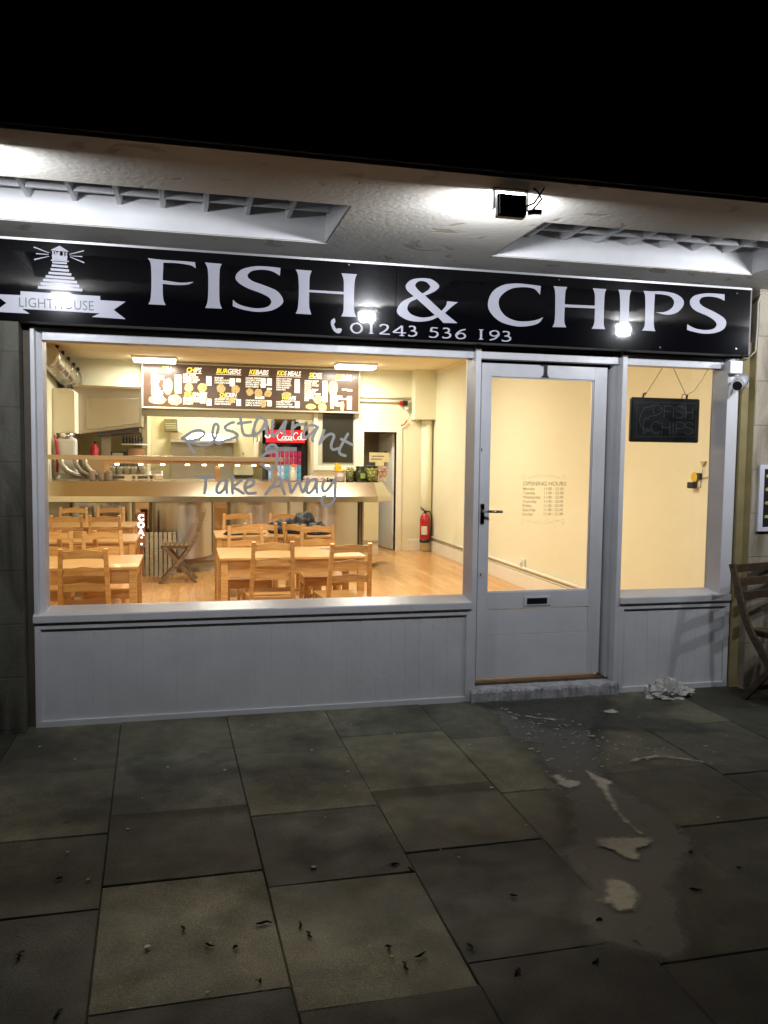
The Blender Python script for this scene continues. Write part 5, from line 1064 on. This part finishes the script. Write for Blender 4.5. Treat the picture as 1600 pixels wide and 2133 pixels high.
# white flowing lettering on the header (drawn strokes)
hw = MB(); WL = mat("lit_white_script", (1, 1, 1), .4, emit=(1, .95, .95), estr=1.1)
def hs_(pts, w=.015, c=.006): ribbon(hw, smooth_path([(-.17+q[0]*.235, 1.805+q[1]*.135, *q[2:]) for q in pts], n=6), -.3612, w, calli=c)
def let(x, ch):
    P = {'C': [[(.34,.78),(.22,.98),(.06,.75),(.0,.40),(.10,.08),(.26,.10),(.36,.30)]], 'o': [[(.10,.50),(.0,.36),(.02,.16),(.12,.08),(.20,.24),(.18,.42),(.10,.50)]],
         'c': [[(.18,.46),(.08,.50),(.0,.34),(.02,.16),(.10,.08),(.20,.20)]], 'a': [[(.20,.46),(.08,.50),(.0,.32),(.02,.14),(.10,.10),(.18,.28),(.20,.46)],[(.20,.46),(.20,.16),(.28,.14)]],
         'l': [[(.0,.30),(.12,.80),(.08,.98),(.0,.80),(.0,.20),(.08,.08),(.16,.20)]], '-': [[(0,.36,1),(.10,.36,1)]]}
    for st in P[ch]: hs_([(x+p[0], p[1], *p[2:]) for p in st])
for x, ch in ((.0, 'C'), (.36, 'o'), (.60, 'c'), (.80, 'a'), (1.06, '-'), (1.12, 'C'), (1.46, 'o'), (1.68, 'l'), (1.80, 'a')): let(x, ch)
hs_([(.02,.05),(.35,-.06),(.8,.02),(1.1,-.04)], .012)
hw2 = MB()
hw2.prism([(-.33+.05*math.cos(a*.7), 1.87+.035*math.sin(a*.7)) for a in range(9)], 'y', -.3615, -.3605)
obj("header_lettering", hw, WL, fg); obj("header_emblem", hw2, WL, fg)
LITI = mat("fridge_lit_back", (.8, .85, .9), .5, emit=(.9, .92, .9), estr=.22)  # back panel glows in place of a lamp inside the fridge
obj("lit_interior", MB().box(X0f+.05, X1f-.09, .245, .255, .12, 1.70), LITI, fg)
for zs in (1.16, 1.40, .92):
    obj("shelf", MB().box(X0f+.05, X1f-.09, -.30, .24, zs-.012, zs), mat("shelf_wire", (.7, .72, .75), .3, .6), fg)
CR = mat("can_red", (.42, .02, .05), .25, .4, emit=(.42, .03, .08), estr=.8); CS = mat("can_silver", (.55, .62, .66), .25, .6, emit=(.45, .58, .64), estr=.7); CG = mat("can_teal", (.15, .38, .40), .3, .4, emit=(.12, .4, .42), estr=.7)  # cans glow slightly, the fridge's light put into their material
proto = {}
def can(kind, m, x, y, z, lb):
    if kind not in proto:
        proto[kind] = obj("drinks_can", MB().lathe([(.024, 0), (.031, .008), (.031, .098), (.025, .112)], 0, 0, 0, 12), m); c = proto[kind]
    else: c = proto[kind].copy(); S.collection.objects.link(c)
    c.location = (x, y, z); tag(c, lb, "can", {"r": "red cans in the drinks fridge", "s": "silver cans in the drinks fridge", "t": "teal cans in the drinks fridge"}[kind])
for row, zs in ((0, 1.401), (1, 1.5145), (2, 1.161), (3, 1.2745)):
    for i in range(8):
        x = 1.62 - .29 + i * .0735
        if row < 2: can("r", CR, x, 9.0, FZ+zs, "red drinks can in the two upper rows of the lit fridge")
        elif i % 3 == 1: can("t", CG, x, 9.0, FZ+zs, "teal drinks can in the lower rows of the lit fridge")
        else: can("s", CS, x, 9.0, FZ+zs, "silver drinks can in the lower rows of the lit fridge")
obj("door_glass", MB().box(X0f+.05, X1f-.09, -.336, -.332, .12, 1.735), GLASS, fg)
bx = thing("cardboard_box", "brown cardboard box and folded things on top of the drinks fridge", "box", (1.62, 9.2, FZ+1.982))
obj("box_body", MB().box(-.20, .16, -.12, .2, 0, .24), mat("brown_cardboard", (.24, .15, .06), .8, vary=.15), bx, .003); obj("red_lid", MB().box(-.05, .05, -.08, .04, .2402, .28), mat("brown_red_lid", (.25, .06, .02), .6), bx, .004)
o = crumple("carrier_bags", BLACKM, 1.64, 9.0, FZ+1.983, .22, .08, .13, 31, .5, 30, 8); tag(o, "heap of dark bags on the front edge of the fridge top", "bags")
o = obj("leaning_board", MB().bar((1.32, 9.1, FZ+1.985), (1.25, 9.12, FZ+2.25), .05, .03), BLACKM); tag(o, "dark narrow board leaning on top of the fridge at its left end", "board")

# ------------------------------------------------------------------ kitchen behind
KZ = 10.49
rh = thing("kitchen_canopy", "steel extraction canopy on the kitchen back wall with papers under it", "extractor hood", (.28, 10.2, 0))
obj("hood_body", MB().prism([(-.02, 1.90), (.25, 1.90), (.25, 1.74), (-.10, 1.74), (-.10, 1.78)], 'x', -.57, .57), STEELH, rh)
obj("hood_lip", MB().box(-.57, .57, -.13, -.1005, 1.735, 1.765), mat("bright_edge", (.7, .66, .5), .3, .8), rh)
obj("splashback", MB().box(-.57, .57, .24, .262, 1.05, 1.738), STEELD, rh)
for x in (.03, .22): 
    o = obj("paper_notice", MB().box(.28+x, .28+x+.17, 10.425, 10.429, 1.50, 1.645), mat("cream_paper", (.72, .68, .5), .8)); tag(o, "cream printed paper stuck under the steel canopy in the kitchen", "paper", "papers under the kitchen canopy")
o = thing("wall_notice", "small dark framed notice board on the kitchen wall left of the steel canopy", "notice board", (-.27, 10.38, 1.93))
obj("board", MB().box(-.13, .10, 0, .10, 0, .215), mat("olive_print_board", (.22, .19, .08), .6, vary=.4, vscale=35), o, .003); obj("board_edge", MB().box(.1005, .13, 0, .1, 0, .215), WHITEP, o)
rw = MB()
for z in (.05, .09, .13): rw.box(-.11, .08, -.002, -.0003, z, z+.012)
obj("board_rows", rw, mat("pale_rows", (.55, .5, .3), .6), o)
cb = thing("wall_cupboard", "pale cream cupboard on the kitchen wall right of the steel canopy", "cupboard", (1.0, 10.3, 1.15))
obj("cupboard_body", MB().box(-.19, .17, 0, .19, 0, .87), mat("cream_melamine", (.78, .72, .46), .5), cb, .003); obj("cupboard_door", MB().box(-.185, .165, -.018, -.0005, .01, .86), mat("cream_melamine", (.78, .72, .46)), cb, .003)
obj("round_handle", MB().tube([(-.02, -.019, .40), (-.02, -.03, .40)], .012, 10), BLACKM, cb)
kc = thing("kitchen_worktop", "steel worktop unit along the kitchen back wall behind the counter", "worktop", (0, 10.1, 0))
obj("top", MB().box(-.6, 1.9, -.30, .36, .99, 1.03), STEELH, kc, .003); obj("cabinet", MB().box(-.6, 1.9, -.24, .35, FZ, .989), STEELD, kc)
pw = MB().tube([(.62, 10.46, 1.05), (.62, 10.46, 1.32), (.62, 10.44, 1.46)], .012, 8).tube([(.70, 10.46, 1.46), (.70, 10.46, 1.22), (.75, 10.46, 1.19), (1.1, 10.46, 1.19), (1.15, 10.46, 1.12)], .012, 8)
o = obj("wall_conduit", pw, mat("cream_conduit", (.5, .44, .25), .5)); tag(o, "bent pipe run low on the kitchen wall under the cupboard", "pipe")
ap = crumple("apron", mat("cream_cotton", (.66, .60, .44), .9), 1.22, 9.9, 1.30, .09, .05, .60, 17, .3, 24, 14); tag(ap, "cream apron hanging beside the left edge of the drinks fridge", "apron")
# frying range with its sloping steel hood, left
fh = thing("range_hood", "large dull steel extraction hood with a slanting lower edge at the left behind the counter", "extractor hood")
obj("hood_front", MB().prism([(-1.62, 2.50), (-.665, 2.49), (-.665, 1.93), (-1.55, 1.80), (-1.62, 1.80)], 'y', 8.0, 8.02), HOODS, fh)
obj("hood_side", MB().prism([(8.02, 2.49), (9.0, 2.49), (9.0, 1.93), (8.02, 1.93)], 'x', -.69, -.666), STEELD, fh)
obj("raised_panel", MB().prism([(-1.43, 2.34), (-.70, 2.335), (-.70, 1.975), (-1.43, 1.865)], 'y', 7.985, 7.9995), steel("hood_panel_steel", (.46, .43, .36), .25), fh, .003)
obj("hood_rim", MB().bar((-1.62, 7.98, 2.50), (-.665, 7.98, 2.49), .03, .03), STEELH, fh)
obj("hood_filters", MB().prism([(-1.30, 1.83), (-.70, 1.92), (-.70, 1.85), (-1.30, 1.775)], 'y', 8.05, 8.7), mat("dark_filter", (.07, .06, .05), .6), fh)
fr = thing("frying_range", "steel frying range body with arched ends seen under the gantry at the left", "frying range")
obj("range_body", MB().box(-1.3, -.70, 7.5, 8.3, FZ, 1.18), STEELD, fr)
for k, (x, yy) in enumerate(((-1.72, 7.35), (-1.52, 7.3), (-1.40, 7.28))):
    obj("curved_tube", MB().tube([(x, yy, 1.47), (x+.02, yy, 1.36), (x+.09, yy, 1.27), (x+.20, yy, 1.215), (x+.34, yy, 1.19)], .038, 12), STEELD, fr)
obj("range_shroud", MB().prism([(-1.36, 1.44), (-1.02, 1.44), (-1.02, 1.19), (-1.16, 1.19), (-1.27, 1.25), (-1.34, 1.34)], 'y', 7.3, 7.5), mat("gantry_brown_steel", (.50, .38, .26)), fr)
ki = MB().box(-.98, -.55, 8.35, 8.6, 1.655, 1.675)
o = obj("wall_shelf", ki, PAINT_IN); tag(o, "pale shelf holding dark bottles under the range hood", "shelf")
for k in range(7):
    x = -1.17 + k*.045; o = obj("bottle", MB().lathe([(.016, 0), (.018, .08), (.007, .11), (.007, .13)], x+.22, 8.42, 1.6755, 10), mat("dark_bottle", (.04, .035, .025), .3)); tag(o, "small dark bottle on the shelf under the range hood", "bottle", "bottles under the range hood")
o = obj("shelf_upright", MB().box(-1.26, -1.13, 8.25, 8.4, 1.17, 1.82), mat("grey_beige_upright", (.42, .36, .25), .6)); tag(o, "grey beige upright post below the range hood", "post")
rb = thing("dark_appliance", "low black appliance with a grille left of the chopping board", "appliance", (-1.0, 8.3, 1.45)); obj("appliance_body", MB().box(-.13, .12, 0, .2, -.30, .10), BLACK, rb, .006); obj("appliance_grille", MB().box(-.11, .05, -.004, -.0005, .04, .08), STEELD, rb)
o = obj("chopping_board", MB().box(-.88, -.64, 8.30, 8.33, 1.46, 1.60), mat("board_brown", (.34, .18, .07), .6, vary=.2)); tag(o, "brown wooden board standing on the worktop under the hood's right end", "board")
rs = thing("small_extinguisher", "small dark red fire extinguisher standing behind the counter under the range hood", "fire extinguisher", (-1.34, 8.1, 1.34))
obj("cylinder", MB().lathe([(.06, 0), (.062, .02), (.060, .25), (.035, .31), (.015, .33)], 0, 0, 0, 18), RED, rs); obj("valve", MB().lathe([(.015, .33), (.02, .36)], 0, 0, 0, 10).bar((0, 0, .36), (.05, 0, .34), .014, .012), BLACK, rs)
# boiler box, hand wash unit and extraction duct at the left wall
bb = thing("cream_cabinet", "big cream wall cabinet at the left edge of the window view", "cabinet")
obj("cabinet_body", MB().prism([(-1.849, 2.43), (-1.60, 2.43), (-1.55, 2.39), (-1.55, 1.80), (-1.849, 1.80)], 'y', 7.6, 8.0), mat("cream_enamel", (.90, .84, .66), .4), bb, .004)
obj("side_skirt", MB().box(-1.849, -1.80, 7.6, 7.9, 1.17, 1.799), mat("cream_enamel", (.74, .66, .46)), bb)
wh = thing("water_heater", "rounded white water heater under the cream cabinet with a red strap", "water heater", (-1.66, 7.62, 1.20))
obj("tank", MB().box(-.13, .13, -.10, .10, 0, .53), WHITEP, wh, .035); obj("steel_collar", MB().lathe([(.10, .531), (.10, .599)], 0, 0, 0, 20), CHROME, wh)
obj("red_strap", MB().tube([(-.15, -.13, .57), (-.125, -.135, .45), (-.11, -.135, .28), (-.12, -.13, .05)], [.012, .02, .024, .015], 8), RED, wh)
du = thing("extraction_duct", "fat ribbed steel duct running below the ceiling above the cream cabinet", "duct")
pa, pb = Vector((-1.78, 6.6, 2.80)), Vector((-1.68, 8.25, 2.62))
obj("duct_pipe", MB().tube([pa + (pb-pa)*t/8 for t in range(9)] + [Vector((-1.68, 8.3, 2.45))], .155, 24), STEEL, du)
bd2 = MB()
for t in (.12, .34, .56, .78, .97):
    c = pa + (pb-pa)*t; d = (pb-pa).normalized()*.012; bd2.tube([c-d, c+d], .161, 24)
obj("band", bd2, CHROME, du)
bl = MB()
for t in (.12, .34, .56, .78, .97):
    c = pa + (pb-pa)*t; bl.box(c.x+.09, c.x+.13, c.y-.03, c.y+.03, c.z+.11, c.z+.16)
obj("clamp", bl, BLACK, du)

# ------------------------------------------------------------------ back-lit menu board
mn = thing("menu_board", "long brown back-lit menu board with seven headed columns hanging above the counter", "menu board")
MY = 8.18
obj("board_panel", MB().box(-.645, 2.672, MY, MY+.09, 2.235, 2.885), mat("menu_brown", (.085, .050, .035), .25, vary=.15, vscale=1.5, emit=(.10, .055, .035), estr=.45), mn)
obj("board_frame", MB().box(-.668, -.6455, MY-.008, MY+.095, 2.21, 2.90).box(2.6725, 2.695, MY-.008, MY+.095, 2.21, 2.90).box(-.6455, 2.6725, MY-.008, MY+.095, 2.21, 2.2345).box(-.6455, 2.6725, MY-.008, MY+.095, 2.8855, 2.90), mat("menu_frame", (.62, .56, .42), .35, .4), mn, .003)
def glow(n, c, s): return mat(n, c, .5, emit=c, estr=s)
MW, MYL, MFD = glow("menu_white", (1, .95, .82), .9), glow("menu_yellow", (.95, .80, .08), .9), mat("menu_food", (.8, .55, .22), .5, vary=.6, vscale=34, emit=(.95, .70, .32), estr=.38)
def mx_(u): return -.645 + (u + .012) * 3.317      # u 0..1 along the board
def mz_(v): return 2.235 + v * .65
IT = []; HY = []; HWt = []; blk = MB(); food = MB(); r = random.Random(2)
def head(u, v, s, w, size=.10):
    # heading fitted to width w (in board widths); its first letters are yellow, the rest white
    a = 3 if len(s) > 6 else 2
    def wid(t):
        me = text_mesh(t, size, .25, .003, 'LEFT', 1.0, .94); x = [q.co.x for q in me.vertices]; bpy.data.meshes.remove(me); return min(x), max(x)
    full = wid(s)[1]; k = w * 3.317 / full; off = (wid(s)[1] - wid(s[a:])[1]) * k
    HY.append((s[:a], mx_(u), mz_(v), size, dict(shear=.25, bold=.003, space=.94, width=k))); HWt.append((s[a:], mx_(u)+off, mz_(v), size, dict(shear=.25, bold=.003, space=.94, width=k)))
    blk.box(mx_(u)-.005, mx_(u)+w*3.317, MY-.0015, MY-.0006, mz_(v)-.022, mz_(v)-.014)
def lines(u, v, L, dv=.066, size=.043):
    for k, s in enumerate(L): IT.append((s, mx_(u), mz_(v-k*dv), size, dict(shear=.3, bold=.0012)))
def block(u0, u1, v0, v1): blk.box(mx_(u0), mx_(u1), MY-.0015, MY-.0006, mz_(v0), mz_(v1))
def dish(u, v, ru, rv, seed):
    q = random.Random(seed); obj('food_picture', MB().prism([(mx_(u)+ru*math.cos(a*.45)*q.uniform(.86, 1.08), mz_(v)+rv*math.sin(a*.45)*q.uniform(.86, 1.08)) for a in range(14)], 'y', MY-.002, MY-.0007), MFD, mn)
# board columns: heading position, list, price panels and dishes (u along the board, v up it)
HY.clear(); HWt.clear(); IT.clear(); blk = MB(); food = MB()
head(.068, .83, "FISH", .045); lines(.022, .745, ["COD", "COD BITES", "HADDOCK", "PLAICE", "ROCK", "SKATE", "SCAMPI", "COD ROE", "FISHCAKE"], .058, .038); block(.128, .156, .33, .76)
dish(.097, .48, .075, .13, 1); dish(.050, .17, .125, .075, 2); dish(.128, .17, .105, .085, 3)
head(.178, .83, "CHIPS", .070); lines(.163, .745, ["REG. CHIPS", "LARGE CHIPS", "CHEESY CHIPS", "CHIP BUTTY"], .056, .038); block(.268, .292, .53, .75); dish(.190, .47, .068, .07, 4); dish(.250, .47, .072, .075, 5)
head(.168, .27, "SAUSAGES", .105, .085); lines(.163, .19, ["PLAIN SAUSAGE", "BATTER SAUSAGE", "SAVELOY"], .056, .036); block(.240, .264, .11, .24); block(.270, .292, .06, .22)
head(.313, .83, "BURGERS", .115); lines(.305, .70, ["BURGER", "DOUBLE BURGER", "CHICKEN BURGER"], .056, .036); block(.375, .399, .53, .72); block(.404, .426, .63, .72); dish(.335, .47, .068, .07, 6); dish(.402, .46, .07, .07, 7)
head(.328, .28, "CHICKEN", .080, .085); lines(.305, .20, ["1/4 ROAST CHICKEN", "CHICKEN NUGGETS", "FRIED CHICKEN"], .056, .034); block(.405, .427, .07, .23); dish(.382, .20, .05, .05, 8)
head(.463, .83, "KEBABS", .093); lines(.447, .72, ["DONER KEBAB", "CHICKEN KEBAB", "MIXED KEBAB", "DONER MEAT & CHIPS", "SHISH KEBAB"], .05, .034); block(.518, .541, .52, .75); block(.547, .570, .57, .75); block(.547, .570, .47, .52)
dish(.468, .41, .06, .06, 9); dish(.508, .39, .062, .07, 10); dish(.553, .38, .06, .06, 11); block(.492, .535, .25, .32); lines(.447, .19, ["CHICKEN & MUSHROOM", "STEAK & KIDNEY", "BEEF & ONION"], .056, .034); block(.549, .570, .08, .22); dish(.530, .13, .05, .06, 12)
head(.593, .83, "KIDS MEALS", .115); lines(.590, .73, ["KIDS HOT DOG", "KIDS CHICKEN", "KIDS SAUSAGE", "KIDS NUGGETS", "KIDS BURGER", "KIDS FISH"], .052, .034); block(.678, .702, .42, .75); dish(.640, .37, .08, .05, 13)
head(.615, .25, "WRAPS", .070, .085); lines(.590, .175, ["DONER WRAP", "CHICKEN WRAP", "LAMB SHISH WRAP"], .056, .034); block(.680, .702, .06, .22)
head(.745, .81, "SIDES", .065); lines(.724, .70, ["ONION RINGS", "MUSHY PEAS", "CURRY SAUCE", "GRAVY", "BAKED BEANS", "COLESLAW", "PICKLED ONION", "GHERKIN", "BREAD ROLL", "DIPS"], .052, .034); block(.812, .835, .22, .73)
dish(.790, .28, .075, .075, 14); dish(.755, .10, .085, .045, 15); dish(.812, .09, .07, .075, 16)
head(.874, .79, "DRINKS", .080); dish(.862, .57, .08, .12, 17); lines(.905, .52, ["CANS"], .05, .034); block(.932, .955, .50, .545)
lines(.848, .40, ["LATTE", "AMERICANO", "HOT CHOCOLATE", "MOCHA", "CAPPUCCINO", "FLAT WHITE", "TEA"], .055, .034); block(.932, .954, .06, .38); dish(.908, .13, .035, .085, 18)
texts("heading_lettering", HY, MY-.001, MYL, mn); o = texts("heading_lettering", HWt, MY-.001, MW, mn)
texts("item_lettering", IT, MY-.0009, MW, mn); obj("price_panels", blk, MW, mn)
